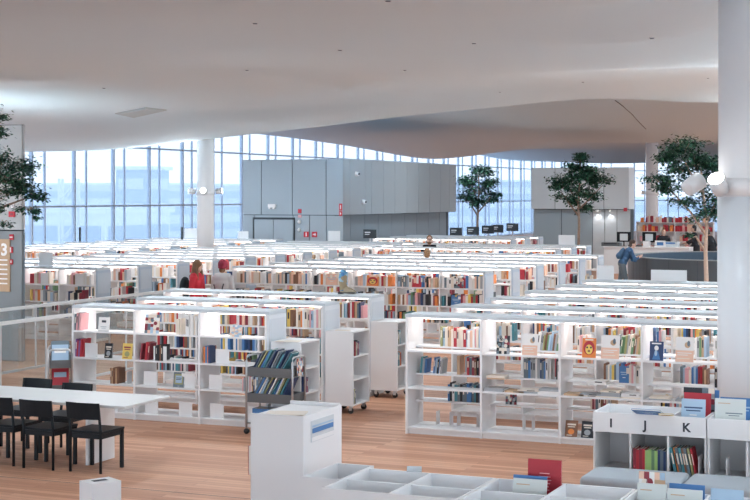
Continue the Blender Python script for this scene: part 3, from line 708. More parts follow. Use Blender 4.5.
# letter bin with I J K on its fascia
for u, (x0, label) in enumerate(((-3.70, 'white book bin with letters I, J and K on its fascia'), (-2.60, 'white book bin with a blank fascia, next to the lettered one'))):
    t = thing('letter_bin', label, 'book bin', (x0, 14.12, 0))
    w, d, h, T = 1.09, 0.62, 0.9, 0.018
    MB().box((0, 0, h - 0.19), (w, T, h), WHITE).build('fascia', t, bevel=.002)
    for x in (0, w - T): MB().box((x, T, 0), (x + T, d, h), WHITE).build('side_panel', t)
    MB().box((T, d - T, 0), (w - T, d, h), WHITE).build('back_panel', t)
    MB().box((T, T, h - 0.10), (w - T, d - T, h - 0.085), WHITE).build('trough_floor', t)
    MB().box((T, 0.01, 0.30), (w - T, d - T, 0.318), WHITE).build('shelf', t)
    for i in (1, 2):
        MB().box((w*i/3 - T/2, 0.02, 0.318), (w*i/3 + T/2, d - T, h - 0.17), WHITE).build('divider', t)
        MB().box((w*i/3 - T/2, T, h - 0.085), (w*i/3 + T/2, d - T, h - 0.03), WHITE).build('divider', t)
    MB().box((T, 0.03, 0), (w - T, 0.05, 0.30), WHITE).build('kick_panel', t)
    if u == 0:
        for ch, fx in (('I', 0.165), ('J', 0.47), ('K', 0.83)): text('letter', ch, 0.115, INK, t, (w * fx, -0.001, h - 0.138))
x = -3.70 + 0.385; z = 0.3185
for k, (c, tt) in enumerate([('dark red', .03), ('red', .028), ('dark red', .032), ('red', .026), ('lime green', .03), ('lime green', .032), ('green', .03), ('lime green', .03), ('navy', .026), ('slate', .028), ('navy', .026), ('slate', .03)]):
    one_book((x, 14.16, z), tt - 0.001, 0.19, 0.245 - 0.01 * (k % 3 == 1), c, '%s book under the letter J, %s in the cubby' % (c, ORD[k])); x += tt
x = -3.70 + 0.815
for k, (c, tt) in enumerate([('teal', .028), ('orange', .02), ('slate', .03), ('teal', .025), ('brown', .024), ('slate', .03), ('olive', .022), ('red', .016)]):
    one_book((x, 14.16, z), tt - 0.001, 0.19, 0.285, c, '%s book leaning under the letter K, %s in the cubby' % (c, ORD[k]), lean=-0.22 if False else -0.2); x += tt * 1.03
for k, (x, nm) in enumerate(((-3.70 + 1.0, 'under the letter K'), (-2.60 + 0.16, 'under the blank fascia'))):
    tag(MB().box((0, 0, 0), (0.012, 0.16, 0.2), SHELF).box((0.012, 0, 0), (0.04, 0.16, 0.004), SHELF).build('bookend', None, (x, 14.2, z)), 'white upright bookend in the cubby ' + nm, 'bookend', 'white metal bookends')
ft = 0.8155
def bx(u, px): return P(px, 415, 0.9).x
faceout((bx(0, 676), 14.55, ft), 0.30, 0.31, 'dark', 'dark blue book standing at the back above the letter K', 0.1, 0, 0.02)
faceout((bx(0, 676) + 0.02, 14.47, ft), 0.26, 0.27, 'red', 'red-topped book standing above the letter K', 0.12, 0, 0.015)
faceout((bx(0, 678), 14.36, ft), 0.23, 0.225, 'paleblue', 'pale blue book in front of the red one above the letter K', 0.15, 0, 0.012)
faceout((bx(0, 696), 14.585, ft), 0.16, 0.29, 'blue', 'blue book at the bin corner above the letter K', 0.12, 0, 0.02)
faceout((-2.60 + 0.025, 14.36, ft), 0.29, 0.245, 'plain', 'pale square book standing above the blank fascia', 0.15, 0, 0.012)
faceout((-2.60 + 0.05, 14.50, ft), 0.34, 0.24, 'blue', 'blue book behind the pale square book in the blank bin', 0.15, 0, 0.02)
faceout((-3.70 + 0.40, 14.24, 0.885), 0.27, 0.22, 'blue', 'blue book lying in the trough above the letter J', -PI/2 + 0.3, 0.0, 0.016)
faceout((-3.70 + 0.72 - 0.08, 14.22, 0.88), 0.13, 0.2, 'yellow', 'orange and yellow book lying beside the blue one above J', -PI/2 + 0.2, 0.1, 0.016)
for k, (x, ln) in enumerate(((-3.58, .9), (-2.665, 1.1), (-1.47, .6))):
    t = thing('upholstered_bench', ['grey cushioned bench with white base before the letter bin', 'grey cushioned bench with white base, right neighbour of the first bench', 'grey bench end'][k], 'bench', (x, 13.16, 0), 0, 'grey benches')
    if k == 2: 
        bpy.data.objects.remove(t); break
    MB().box((0.03, 0.05, 0), (ln - 0.03, 0.56, 0.30), WHITE).build('base', t)
    o = MB().box((0, 0, 0.30), (ln, 0.6, 0.45), CUSH).build('cushion', t, bevel=0.05); o.modifiers['bevel'].segments = 5
    for p_ in o.data.polygons: p_.use_smooth = True

# ------------------------------------------------------------------ columns with ring spot lamps
def column(name_l, c, r, ztop, label_col, lamps, sleeve):
    t = thing('round_column', label_col, 'column', (c.x, c.y, 0))
    MB().cyl((0, 0), r, 0, ztop, WHITE, 40).build('shaft', t)
    if sleeve: MB().cyl((0, 0), r + 0.012, 0.002, 2.98, mat('column_sleeve', (0.74, 0.78, 0.82), 0.35), 40).build('sleeve', t)
    MB().cyl((0, 0), r + 0.02, 2.99, 3.18, WHITE, 40).build('collar', t)
    s = thing('spot_lamp', 'x', 'lamp'); bpy.data.objects.remove(s)
    for k, (ang, yaw, pitch, lab, ro) in enumerate(lamps):
        a = math.radians(ang) + TH; rr = r + ro
        o = thing('spot_lamp', lab, 'lamp', (c.x + math.cos(a)*rr, c.y + math.sin(a)*rr, 3.12), 0, 'white drum spot lamps on the columns')
        arm = Vector((-math.cos(a), -math.sin(a), 0)) * (ro - 0.018)
        MB().tube([(0, 0, 0.0), tuple(arm)], 0.012, LAMPB, 8).build('arm', o)
        y = math.radians(yaw) + TH; q = math.radians(pitch)
        dv = Vector((math.cos(y)*math.cos(q), math.sin(y)*math.cos(q), math.sin(q)))
        M = dv.to_track_quat('Z', 'Y').to_matrix().to_4x4()
        MB().tube([(0, 0, -0.12), (0, 0, -0.115), (0, 0, 0.08)], [0.06, 0.084, 0.096], LAMPB, 24, M).build('housing', o)
        MB().tube([(0, 0, 0.08), (0, 0, 0.084)], 0.086, LAMPGLOW, 24, M).build('lens', o)
RC = PZ(747, 16.0); LC = PZ(205.5, 45.0)
column('r', RC, 0.30, 5.4, 'thick white round column beside the letter bin', [
    (216, 235, 42, 'white drum lamp with its glowing face turned to us, on the near column', .16),
    (186, 30, 28, 'white drum lamp turned away, hanging left of the near column', .28)], True)
column('l', LC, 0.255, 6.4, 'white round column standing before the facade glass', [
    (180, 180, 5, 'small drum lamp on the distant column, facing the hall side', .17), (270, 260, 10, 'small drum lamp facing us on the distant column', .17),
    (0, 0, 5, 'small drum lamp on the distant column, facing the grey block', .17)], False)
v = PZ(652, 72)
column('f', v, 0.3, 5.6, 'white round column far away beyond the service desk', [(180, 180, 5, 'small drum lamp on the column beyond the desk', .17)], False)

# ------------------------------------------------------------------ grey service blocks and side wall
def panels(mb, x0, x1, y, z0, z1, cuts, m, axis='x', g=0.012, th=0.03):
    cs = [x0] + cuts + [x1]
    for a_, b_ in zip(cs, cs[1:]):
        if axis == 'x': mb.box((a_ + g, y, z0 + g), (b_ - g, y + th, z1 - g), m)
        else: mb.box((y - th, a_ + g, z0 + g), (y, b_ - g, z1 - g), m)
bc = PZ(343, 52); BX1, BY0 = bc.x, bc.y; BX0 = BX1 - 3.95; BY1 = BY0 + 11.6; BZ = 4.27; SM = 2.29
root = tag(bpy.data.objects.new('wall_block', None), kind='structure'); COL.objects.link(root)
MB().box((BX0 + .03, BY0 + .05, 0), (BX1 - .35, BY1 - .03, SM), GROOVE).box((BX0 + .03, BY0 + .05, SM), (BX1 - .05, BY1 - .03, BZ - 0.02), GROOVE).build('core', root)
u = MB(); panels(u, BX0, BX1, BY0, SM, BZ, [BX0 + .75, BX0 + 1.98, BX0 + 3.3], GREYP); u.build('upper_cladding', root)
u = MB(); panels(u, BX0, BX1, BY0 + .02, 0, SM, [BX0 + .45, BX0 + 2.0, BX0 + 2.65, BX0 + 3.3], GREYP); u.build('lower_cladding', root)
u = MB(); panels(u, BY0 + .03, BY1, BX1, SM, BZ, [BY0 + k * 1.02 for k in (.55, 1.9, 2.5, 3.6, 4.7, 5.9, 7.1, 8.3, 9.5, 10.6)], mat('grey_panel_side', (0.33, 0.37, 0.40), 0.5, noise=0.03, scale=1.2), 'y'); u.build('upper_cladding', root)
u = MB(); panels(u, BY0 + .05, BY1 - .4, BX1 - .3, 0, SM, [BY0 + k * 1.3 for k in range(1, 9)], GREYD, 'y'); u.build('lower_cladding', root)
t = thing('double_door', 'pale grey double door in the front of the grey block', 'door', (BX0 + .45, BY0, 0))
for k in (0, 1):
    d_ = MB().box((0.03 + k*.78, -0.025, 0.0), (0.79 + k*.78, 0.015, 2.12), GREYP).build('door_leaf', t)
    MB().box((0.70 + k*.16, -0.07, 1.0), (0.72 + k*.16, -0.025, 1.25), STEEL).build('handle', d_)
MB().box((-.03, -0.03, 0), (0.02, 0.015, 2.2), GROOVE).box((1.6, -0.03, 0), (1.63, 0.015, 2.2), GROOVE).box((0.02, -0.03, 2.13), (1.6, 0.015, 2.2), GROOVE).build('door_frame', t)
def wallsign(x, y, z, w, h, m, label, cat, parts=(), name='wall_sign'):
    t = thing(name, label, cat, (x, y, z))
    MB().box((0, -0.02, 0), (w, 0, h), m).build('plate', t)
    if parts:
        b = MB()
        for (x0, z0, x1, z1, mm) in parts: b.box((x0*w, -0.023, z0*h), (x1*w, -0.02, z1*h), mm)
        b.build('symbol', t)
    return t
def bxp(px): return BX0 + (px - 245) / 98 * 3.95
wallsign(bxp(300), BY0, zat(213, 53), .13, .14, RED, 'red alarm bell above the red labels on the grey block', 'alarm', [(.3,.3,.7,.7,cov('dark red'))])
wallsign(bxp(300), BY0, zat(217.5, 53), .13, .10, cov('pink'), 'pink notice plate under the red alarm on the grey block', 'sign')
wallsign(bxp(339.5), BY0, zat(210.5, 52), .11, .24, RED, 'upper red fire sign at the grey block corner', 'sign', [(.35,.2,.65,.8,WHITE)])
wallsign(bxp(339.5), BY0, zat(216, 52), .11, .17, RED, 'lower red fire sign at the grey block corner', 'sign', [(.3,.3,.7,.7,WHITE)])
wallsign(bxp(305.5), BY0, zat(237.5, 52), .19, .19, RED, 'red square sign with white bar, beside the door', 'sign', [(.4,.15,.6,.85,WHITE)])
wallsign(bxp(313.5), BY0, zat(237.5, 52), .19, .19, RED, 'red square sign with white arrow, beside the door', 'sign', [(.2,.4,.8,.6,WHITE),(.55,.25,.75,.75,WHITE)])
for k, (py, lb) in enumerate(((222, 'round white detector above the other on the grey block'), (230, 'small white detector below the other on the grey block'))):
    tag(MB().tube([(0, 0, 0), (0, -.06, 0)], [.07, .05], WHITE, 14).build('smoke_detector', None, (bxp(301), BY0, zat(py, 52.3))), lb, 'detector')
t = thing('emergency_light', 'white emergency light above the double door', 'lamp', (bxp(271), BY0, zat(207.5, 52.8)))
MB().box((0, -.08, 0), (.3, 0, .12), WHITE).build('body', t); MB().box((.03, -.09, -.06), (.11, -.03, 0), WHITE).build('lamp_head', t); MB().box((.19, -.09, -.06), (.27, -.03, 0), WHITE).build('lamp_head', t)
for (px, py, lb) in ((354, 174, 'upper white camera on the grey block side'), (360, 202, 'lower white camera on the grey block side')):
    Zs = 52 + (px - 343) * 0.095
    v = PZ(px, Zs, zat(py, Zs))
    tag(MB().tube([(0, 0, 0), (.12, 0, 0)], [.09, .07], WHITE, 14).tube([(.12, 0, 0), (.15, 0, 0)], [.05, .03], INK, 12).build('security_camera', None, (BX1, v.y, v.z)), lb, 'camera')
# second block
b2 = PZ(531, 61); X0, Y0 = b2.x, b2.y; X1 = X0 + 4.05; BZ2 = 4.12; SM2 = 2.42
root = tag(bpy.data.objects.new('wall_rear', None), kind='structure'); COL.objects.link(root)
MB().box((X0 + .03, Y0 + .05, SM2), (X1 - .03, Y0 + 1, BZ2 - .02), GROOVE).box((X0 + .03, Y0 + .35, 0), (X1 - .03, Y0 + 1, SM2), GROOVE).build('core', root)
u = MB(); panels(u, X0, X1, Y0, SM2, BZ2, [X0 + 4.05*k/4 for k in (1, 2, 3)], GREYL); panels(u, Y0 + .03, Y0 + 1, X1, SM2, BZ2, [], GREYL, 'y'); u.build('upper_cladding', root)
u = MB(); panels(u, X0, X0 + 2.5, Y0 + .3, 0, SM2, [X0 + 1.2], mat('grey_panel_mid', (0.36, 0.42, 0.46), 0.5)); u.build('lower_cladding', root)
u = MB(); panels(u, X0 + 2.5, X1, Y0 + .3, 0, SM2, [X0 + 3.0, X0 + 3.5], GREYL); u.build('lower_cladding', root)
wallsign(X1 - .2, Y0, 2.35, .14, .14, RED, 'small red sign at the corner of the pale grey block by the desk', 'sign')
for k, xx in enumerate((X0 + 2.75, X0 + 3.25)):
    t = thing('wall_downlight', ['small downlight over the first recess of the pale grey block', 'small downlight over the second recess of the pale grey block'][k], 'lamp', (xx, Y0 + .16, SM2 - .02), 0, 'recess downlights')
    MB().cyl((0, 0), .05, -.04, .02, WHITE, 12).build('housing', t); MB().cyl((0, 0), .035, -.045, -.04, LAMPGLOW, 12).build('lens', t)
    l = bpy.data.lights.new('downlight_%d' % k, 'SPOT'); l.energy = 5; l.spot_size = 1.6; l.shadow_soft_size = .04; lo = bpy.data.objects.new('downlight_beam', l); COL.objects.link(lo); lo.location = (xx, Y0 + .16, SM2 - .08)

# side wall at left
WX, WY = -16.32, 22.2; SMW = 2.36
root = tag(bpy.data.objects.new('wall_left', None), kind='structure'); COL.objects.link(root)
MB().box((-21.5, WY + .03, 0), (WX - .03, WY + 0.10, 4.27), GROOVE).build('core', root)
u = MB(); panels(u, -21.5, WX, WY, 0, SMW, [-19.8, -18.0], mat('wall_dark_grey', (0.20, 0.225, 0.245), 0.3, noise=.04)); panels(u, WY + .03, WY + 0.10, WX, 0, SMW, [], GREYD, 'y'); u.build('lower_cladding', root)
u = MB(); panels(u, -21.5, WX, WY, SMW, 4.27, [-19.8, -18.0], mat('wall_pale_grey', (0.44, 0.46, 0.47), 0.5)); panels(u, WY + .03, WY + 0.10, WX, SMW, 4.27, [], GREYL, 'y'); u.build('upper_cladding', root)
Zw = 26.85
def wx(px): return PZ(px, Zw).x
t = thing('floor_sign', 'brown wall sign with a big white 3 on the dark wall', 'sign', (wx(8) - 0.62, WY, zat(292, Zw)))
MB().box((0, -.02, 0), (.62, 0, .95), mat('sign_brown', (.50, .34, .22), .6, noise=.05, scale=40)).build('board', t)
text('number', '3', .30, WHITE, t, (.50, -.021, .66))
u = MB()
for k, wd in enumerate((.3, .42, .36, .44, .3, .38)): u.box((.57 - wd, -.022, .56 - k*.085), (.57, -.02, .585 - k*.085), WHITE)
u.build('text_line', t)
wallsign(wx(6.5), WY, zat(217, Zw), .13, .10, RED, 'red alarm box on the wall, under the hanging leaves', 'alarm', [(.3,.3,.7,.7,cov('dark red'))])
wallsign(wx(7.5), WY, zat(240, Zw), .08, .10, RED, 'small red sign with white bar, topmost beside the brown sign', 'sign', [(.1,.4,.9,.6,WHITE)])
wallsign(wx(8), WY, zat(253, Zw), .06, .11, RED, 'small red and white sign, middle one beside the brown sign', 'sign', [(.1,.1,.5,.9,WHITE)])
wallsign(wx(8), WY, zat(264.5, Zw), .06, .09, RED, 'small red sign, lowest one beside the brown sign', 'sign', [(.3,.3,.7,.8,WHITE)])
wallsign(wx(9.5), WY, zat(208, Zw), .06, .09, WHITE, 'small white call point above the red alarm box', 'switch', [(.3,.3,.7,.7,cov('grey'))])
tag(MB().tube([(0, 0, 0), (0, -.05, 0)], [.07, .055], WHITE, 14).tube([(0, -.05, 0), (0, -.055, 0)], [.045, .045], INK, 12).build('security_camera', None, (wx(10), WY, zat(177, Zw))), 'round white camera with dark lens among the leaves', 'camera')

# glass balustrades of the ramp
def balustrade(x, ya, yb, label):
    t = thing('glass_balustrade', label, 'railing', (x, ya, 0), 0, 'glass balustrades')
    L = yb - ya
    MB().box((-.006, 0, .03), (.006, L, 1.04), GLASSB).build('glass_panel', t)
    MB().box((-.035, 0, 1.05), (.035, L, 1.10), mat('rail_steel', (.66, .69, .70), .4)).build('handrail', t)
    MB().box((-.03, 0, 0), (.03, L, .035), STEEL).build('base_channel', t)
    k = 0.02
    while k < L:
        MB().box((-.012, k - .012, .03), (.012, k + .012, 1.05), STEEL).build('post', t); k += 1.15
balustrade(-15.5, 18.0, 26.5, 'glass balustrade with pale handrail, farther one of the ramp pair')
balustrade(-13.86, 16.0, 23.0, 'glass balustrade with pale handrail, nearer one beside the end-on trolley')

# ------------------------------------------------------------------ round stair parapet and desk
rc_ = PZ(752, 46.0); t = thing('stair_parapet', 'dark grey round parapet wall around the spiral stair opening', 'parapet', (rc_.x, rc_.y, 0))
def ring(r0, r1, z0, z1, m, n=96):
    vs = []; fs = []
    for k in range(n):
        a = 2*PI*k/n
        for r, z in ((r0, z0), (r1, z0), (r1, z1), (r0, z1)): vs.append((r*math.cos(a), r*math.sin(a), z))
    for k in range(n):
        q = (k+1) % n
        for j in range(4): fs.append((k*4+j, q*4+j, q*4+(j+1) % 4, k*4+(j+1) % 4))
    return MB().add(vs, fs, m, smooth=False)
PAR = mat('parapet_dark', (0.09, 0.105, 0.12), 0.3, noise=.1, scale=.6); PARB = mat('parapet_inner_blue', (0.05, 0.10, 0.16), 0.35)
RR = 3.78
u = ring(RR - .06, RR, 0.0, 1.10, PAR)
for k in range(24): u.box((RR - .004, -.006, .02), (RR + .004, .006, 1.09), GROOVE, Matrix.Rotation(2*PI*k/24, 4, 'Z'))
u.build('outer_wall', t); ring(RR - .16, RR - .062, 0.0, 1.10, PARB).build('inner_wall', t)
ring(RR - .18, RR + .02, 1.10, 1.125, mat('parapet_cap', (.30, .34, .37), .35)).build('cap', t)
dk = PZ(604, 57); t = thing('service_desk', 'long white service desk behind the dark round parapet', 'desk', (dk.x, dk.y, 0)); DL = 3.25
MB().box((0, 0, 0), (DL, .05, 1.0), WHITE).build('front_panel', t); MB().box((-.03, -.05, 1.0), (DL, .8, 1.04), WHITE).build('desktop', t)
for x in (0, DL - .05): MB().box((x, .05, 0), (x + .05, .78, 1.0), WHITE).build('side_panel', t)
DZ = 1.0405
def onDesk(px, dy): 
    Zd = 57.5; v = PZ(px, Zd); return (v.x, dk.y + dy, DZ)
def monitor(loc, label, rz):
    t = thing('monitor', label, 'monitor', loc, rz, 'computer screens on the service desk')
    MB().box((-.12, -.08, 0), (.12, .08, .015), BLACK).build('base', t); MB().box((-.02, .02, .015), (.02, .05, .25), BLACK).build('stand', t)
    MB().box((-.27, -.01, .17), (.27, .03, .55), BLACK).build('housing', t); MB().box((-.15, -.014, .22), (.15, -.01, .48), GREYL).build('back_plate', t)
monitor(onDesk(627.5, .25), 'black monitor on the desk, nearer the pale grey block', 0.1)
monitor(onDesk(655, .25), 'black monitor on the desk, nearer the librarian', -0.1)
t = thing('printer', 'low dark printer on the desk left of the monitors', 'printer', onDesk(618, .3)); MB().box((-.5, -.2, 0), (.2, .2, .14), TRAY).build('body', t); MB().box((-.4, -.21, .08), (.1, -.2, .11), BLACK).build('paper_slot', t)
t = thing('desk_phone', 'dark phone on the desk between the monitors', 'phone', onDesk(640, .2)); MB().box((-.25, -.1, 0), (.25, .12, .06), TRAY).build('body', t); MB().box((-.2, -.06, .06), (-.08, .1, .10), BLACK).build('handset', t)
t = thing('paper_box', 'small white box on the desk beside the second monitor', 'box', onDesk(653, .06)); MB().box((-.12, -.05, 0), (.14, .1, .2), WHITE).build('body', t); MB().box((-.125, -.055, .2), (.145, .105, .215), GREYL).build('lid', t)
t = thing('notice_stand', 'small blue and white notice stand on the desk front edge', 'sign', onDesk(668, .05)); MB().box((-.22, -.02, 0), (.22, .05, .02), WHITE).build('base', t); MB().box((-.2, -.005, .02), (.2, .01, .24), WHITE).build('plate', t); MB().box((-.12, -.008, .06), (.12, -.005, .18), cov('blue')).build('print', t)
t = thing('printer', 'blue-white printer on the desk near the standing person', 'printer', onDesk(679, .35)); MB().box((-.3, -.2, 0), (.25, .2, .2), GREYL).build('body', t); MB().box((-.2, -.21, .12), (.15, -.2, .17), cov('blue')).build('control_panel', t)

# red-book wall shelf beyond the desk
t = thing('display_shelf', 'tall white shelf of red and orange books beyond the service desk', 'shelf', (PZ(636, 70).x, PZ(636, 70).y, 0)); SL = 3.6
for z in (.4, .85, 1.3, 1.72): MB().box((0, 0, z - .02), (SL, .3, z), SHELF).build('shelf_board', t)
for x in (0, SL/2, SL - .03): MB().box((x, 0, 0), (x + .03, .3, 1.75), SHELF).build('upright', t)
MB().box((0, .3, 0), (SL, .32, 1.75), SHELF).build('back_panel', t)
u = MB(); o_ = PZ(636, 70)
for z in (.4, .85, 1.3, 1.72):
    x = .06
    while x < SL - .2:
        w_2 = R.uniform(.05, .16); h_ = R.uniform(.2, .34)
        if R.random() < .8: u.box((o_.x + x, o_.y + .04, z), (o_.x + x + w_2, o_.y + .2, z + h_), cov(R.choice(['red', 'orange', 'peach', 'red', 'white', 'cream', 'dark red', 'pink', 'slate'])))
        x += w_2 + .01
tag(u.build('display_books'), 'red and orange books crowded on the tall shelf beyond the desk', 'books', kind='stuff')

# black signs on posts over the far rows, blank white panels on top boards
for k, (px, py, Z_, lb) in enumerate(((370, 236.5, 51.2, 'black hanging sign beside the grey block'), (456, 234, 55.9, 'black sign over far rows, first from the grey block edge'), (473, 233.2, 55.3, 'black sign over far rows, second from the grey block edge'),
                                 (488, 232, 56, 'black sign over far rows, third from the grey block edge'), (497.5, 231, 57, 'black sign over far rows, fourth from the grey block edge'), (512.5, 229.5, 58, 'black sign over far rows, highest and nearest the second block'))):
    v = PZ(px, Z_, 0); z = zat(py, Z_) ; w = .48
    t = thing('post_sign', lb, 'sign', (v.x, v.y, 0), 0, 'black signs on slim posts')
    MB().box((-.02, 0, 0), (.02, .03, z + .1), STEEL).build('post', t)
    MB().box((-w/2, -.025, z - .06), (w/2, 0, z + .24), SIGNBLK).build('plate', t)
    MB().box((-w*.38, -.028, z + .12), (w*.05, -.025, z + .16), GREYL).box((-w*.38, -.028, z + .06), (-w*.02, -.025, z + .085), GREYL).build('lettering', t)
def blank(key, xf, w, h, label):
    c = CASES[key]
    t = thing('blank_sign', label, 'sign', (c['x'] + xf * c['nb'] * c['bw'], c['y'] + .18, 1.5005), 0, 'blank white sign panels on bookcase tops')
    MB().box((-w/2, 0, .0), (w/2, .18, .012), GREYL).build('foot', t); MB().box((-w/2, .06, .012), (w/2, .075, h), mat('sign_blank', (.80, .82, .84), .4)).build('plate', t)
    return t
blank('N1', .69, .34, .30, 'blank pale sign panel on a bookcase by the tall grey wall')
blank('R6', .245, .62, .20, 'blank pale sign panel on top of the last bookcase before the dark ring')
blank('R6', .06, .28, .26, 'blank pale sign panel beside the man in blue, on the last near row')
blank('T7', .30, .5, .34, 'blank pale sign panel below the double door')
blank('T7', .72, .4, .26, 'blank pale sign panel below the red alarm')
blank('N12', .35, .42, .34, 'blank pale sign panel below the red square signs')
blank('Q3', .88, .5, .3, 'blank pale sign panel near the thin tree trunk')

# dark slim posts before the facade
for px, lb in ((80, 'slim dark post before the facade glass, near the leaves'), (182, 'slim dark post before the facade glass, near the white column')):
    v = PZ(px, 50.9)
    t = thing('slim_post', lb, 'post', (v.x, v.y, 0)); MB().cyl((0, 0), .04, .02, 1.9, SIGNBLK, 10).build('pole', t); MB().cyl((0, 0), .12, 0, .02, SIGNBLK, 16).build('base', t)

# ------------------------------------------------------------------ indoor trees
LEAFA = mat('leaf_dark', (0.014, 0.062, 0.042), 0.45, noise=.4, scale=3); LEAFB = mat('leaf_mid', (0.055, 0.175, 0.10), 0.45, noise=.3, scale=3)
def tree(base, trunk, limbs, lobes, label, leaf, nper, bark, rad):
    """trunk and limbs are paths of (across, depth, height) from the base; lobes are (across, depth, height, rx, rz, density)"""
    t = thing('indoor_tree', label, 'tree', base, TH)
    b = MB(); n = len(trunk)
    b.tube([(x, y, z) for x, y, z in trunk], [rad * (1 - .6 * i / (n - 1)) for i in range(n)], bark, 10); b.build('trunk', t)
    r = random.Random(int(abs(base.x) * 100))
    b = MB()
    for l in limbs: b.tube(l, [rad * .5 * (1 - .8 * i / (len(l) - 1)) + .004 for i in range(len(l))], bark, 6)
    u = MB()
    for (x, y, z, rx, rz_, dens) in lobes:
        tw = []
        for k in range(max(2, int(7 * dens))):
            a = r.uniform(0, 2*PI); e = r.uniform(-.5, 1); q = r.uniform(.5, .95)
            p = Vector((x + math.cos(a)*rx*q*math.cos(e), y + math.sin(a)*rx*q*math.cos(e), z + math.sin(e)*rz_*q))
            b.tube([(x, y, z - rz_*.5), tuple((Vector((x, y, z - rz_*.4)) + p) / 2 + Vector((0, 0, .04))), tuple(p)], [.010, .007, .003], bark, 5); tw.append(p)
        for k in range(int(nper * 1.5 * dens)):
            c_ = r.choice(tw); s_ = rx * .34
            p = c_ + Vector((r.gauss(0, s_), r.gauss(0, s_), r.gauss(-.03, s_ * .6)))
            yaw = r.uniform(0, 2*PI); dr = r.uniform(-.9, .3)
            d1 = Vector((math.cos(yaw)*math.cos(dr), math.sin(yaw)*math.cos(dr), math.sin(dr))); sd = Vector((-math.sin(yaw), math.cos(yaw), r.uniform(-.5, .5))).normalized()
            L_ = leaf * r.uniform(.7, 1.25); w_2 = L_ * .30; f = d1.cross(sd) * L_ * .07
            u.add([p, p + d1*L_*.5 + sd*w_2 - f, p + d1*L_, p + d1*L_*.5 - sd*w_2 - f], [(0, 1, 2, 3)], LEAFA if r.random() < .62 else LEAFB)
    b.build('branches', t); u.build('foliage', t)
    MB().cyl((0, 0), rad * 2.6, 0, .015, mat('planting_ring', (.3, .3, .3), .6), 20).build('planting_ring', t)
    return t
# slim tree before the facade gap
tree(PZ(477.5, 58), [(0, 0, 0), (.02, 0, .9), (0, .02, 1.8), (.02, 0, 2.4), (.05, 0, 3.1), (.05, 0, 4.0)],
     [[(0, 0, 2.2), (-.3, .1, 2.7), (-.55, .1, 3.0)], [(0, 0, 2.3), (.35, -.1, 2.7), (.6, 0, 3.1)], [(.03, 0, 2.7), (-.2, 0, 3.3), (-.3, .1, 3.6)]],
     [(-.35, 0, 3.45, .42, .35, 1.2), (.15, .1, 3.85, .42, .34, 1.1), (.05, -.1, 3.2, .5, .36, 1.2), (.5, .1, 3.45, .36, .25, .9), (-.5, .1, 2.95, .3, .18, .7), (.42, 0, 2.85, .35, .2, .7), (.0, 0, 2.7, .35, .2, .6), (.75, 0, 3.05, .18, .1, .35)],
     'slim indoor tree between the two grey blocks', .13, 330, BARK, .06)
tree(PZ(578.5, 50), [(0, 0, 0), (-.01, 0, 1.0), (.02, 0, 2.0), (0, 0, 2.6), (.03, 0, 3.3), (.05, 0, 4.1)],
     [[(0, 0, 2.3), (-.3, 0, 2.7), (-.6, .1, 3.15)], [(0, 0, 2.5), (.4, 0, 2.9), (.8, .1, 3.3)], [(0, 0, 2.7), (-.3, 0, 3.2), (-.35, 0, 3.5)]],
     [(.05, 0, 4.2, .3, .26, .9), (-.12, 0, 3.98, .3, .2, .7), (.2, .1, 3.8, .42, .22, 1), (-.5, .1, 3.5, .5, .22, 1.1), (.3, 0, 3.55, .55, .25, 1.3), (.75, .1, 3.5, .36, .16, .9), (-.55, 0, 3.3, .35, .16, .8), (0, .2, 3.15, .5, .22, 1), (.4, 0, 3.0, .35, .15, .6), (-.3, 0, 2.75, .3, .15, .5), (.15, 0, 2.6, .3, .15, .5), (-.45, 0, 3.0, .3, .12, .4)],
     'indoor tree with flat spreading crown, before the pale grey block', .12, 330, BARK, .06)
tree(PZ(705.5, 38), [(.0, 0, 0), (.02, 0, .9), (0, 0, 1.6), (.03, 0, 2.3), (-.05, 0, 3.0), (-.12, 0, 3.7)],
     [[(.0, 0, 2.0), (-.35, .1, 2.55), (-.8, .1, 3.05), (-1.25, .1, 3.4)], [(.03, 0, 2.3), (.3, 0, 2.9), (.4, .1, 3.5)], [(-.05, 0, 3.0), (-.4, 0, 3.6), (-.6, 0, 4.0)], [(.02, 0, 1.5), (-.25, 0, 1.95), (-.45, 0, 1.85)]],
     [(-.55, 0, 4.2, .48, .30, 1.5), (-.95, 0, 4.0, .30, .22, .8), (-.25, .1, 3.85, .45, .28, 1.3), (-.6, .1, 3.65, .40, .22, 1), (.2, .1, 3.85, .42, .30, 1.3), (.55, .1, 3.6, .5, .35, 1.2), (.15, 0, 3.4, .45, .28, 1.2), (-.3, 0, 3.3, .42, .22, .8), (-1.2, .1, 3.42, .32, .14, .8), (-.9, .1, 3.2, .35, .14, .8), (-.55, .1, 2.85, .35, .14, .6), (.1, 0, 2.85, .42, .25, .7), (-.2, 0, 2.5, .32, .18, .5), (.45, 0, 2.5, .35, .28, .8), (-.35, 0, 2.02, .16, .05, .12), (.42, 0, 2.0, .2, .12, .4), (.7, 0, 3.0, .5, .5, 1.2)],
     'indoor tree with a pale trunk before the dark round parapet', .11, 330, BARKL, .065)
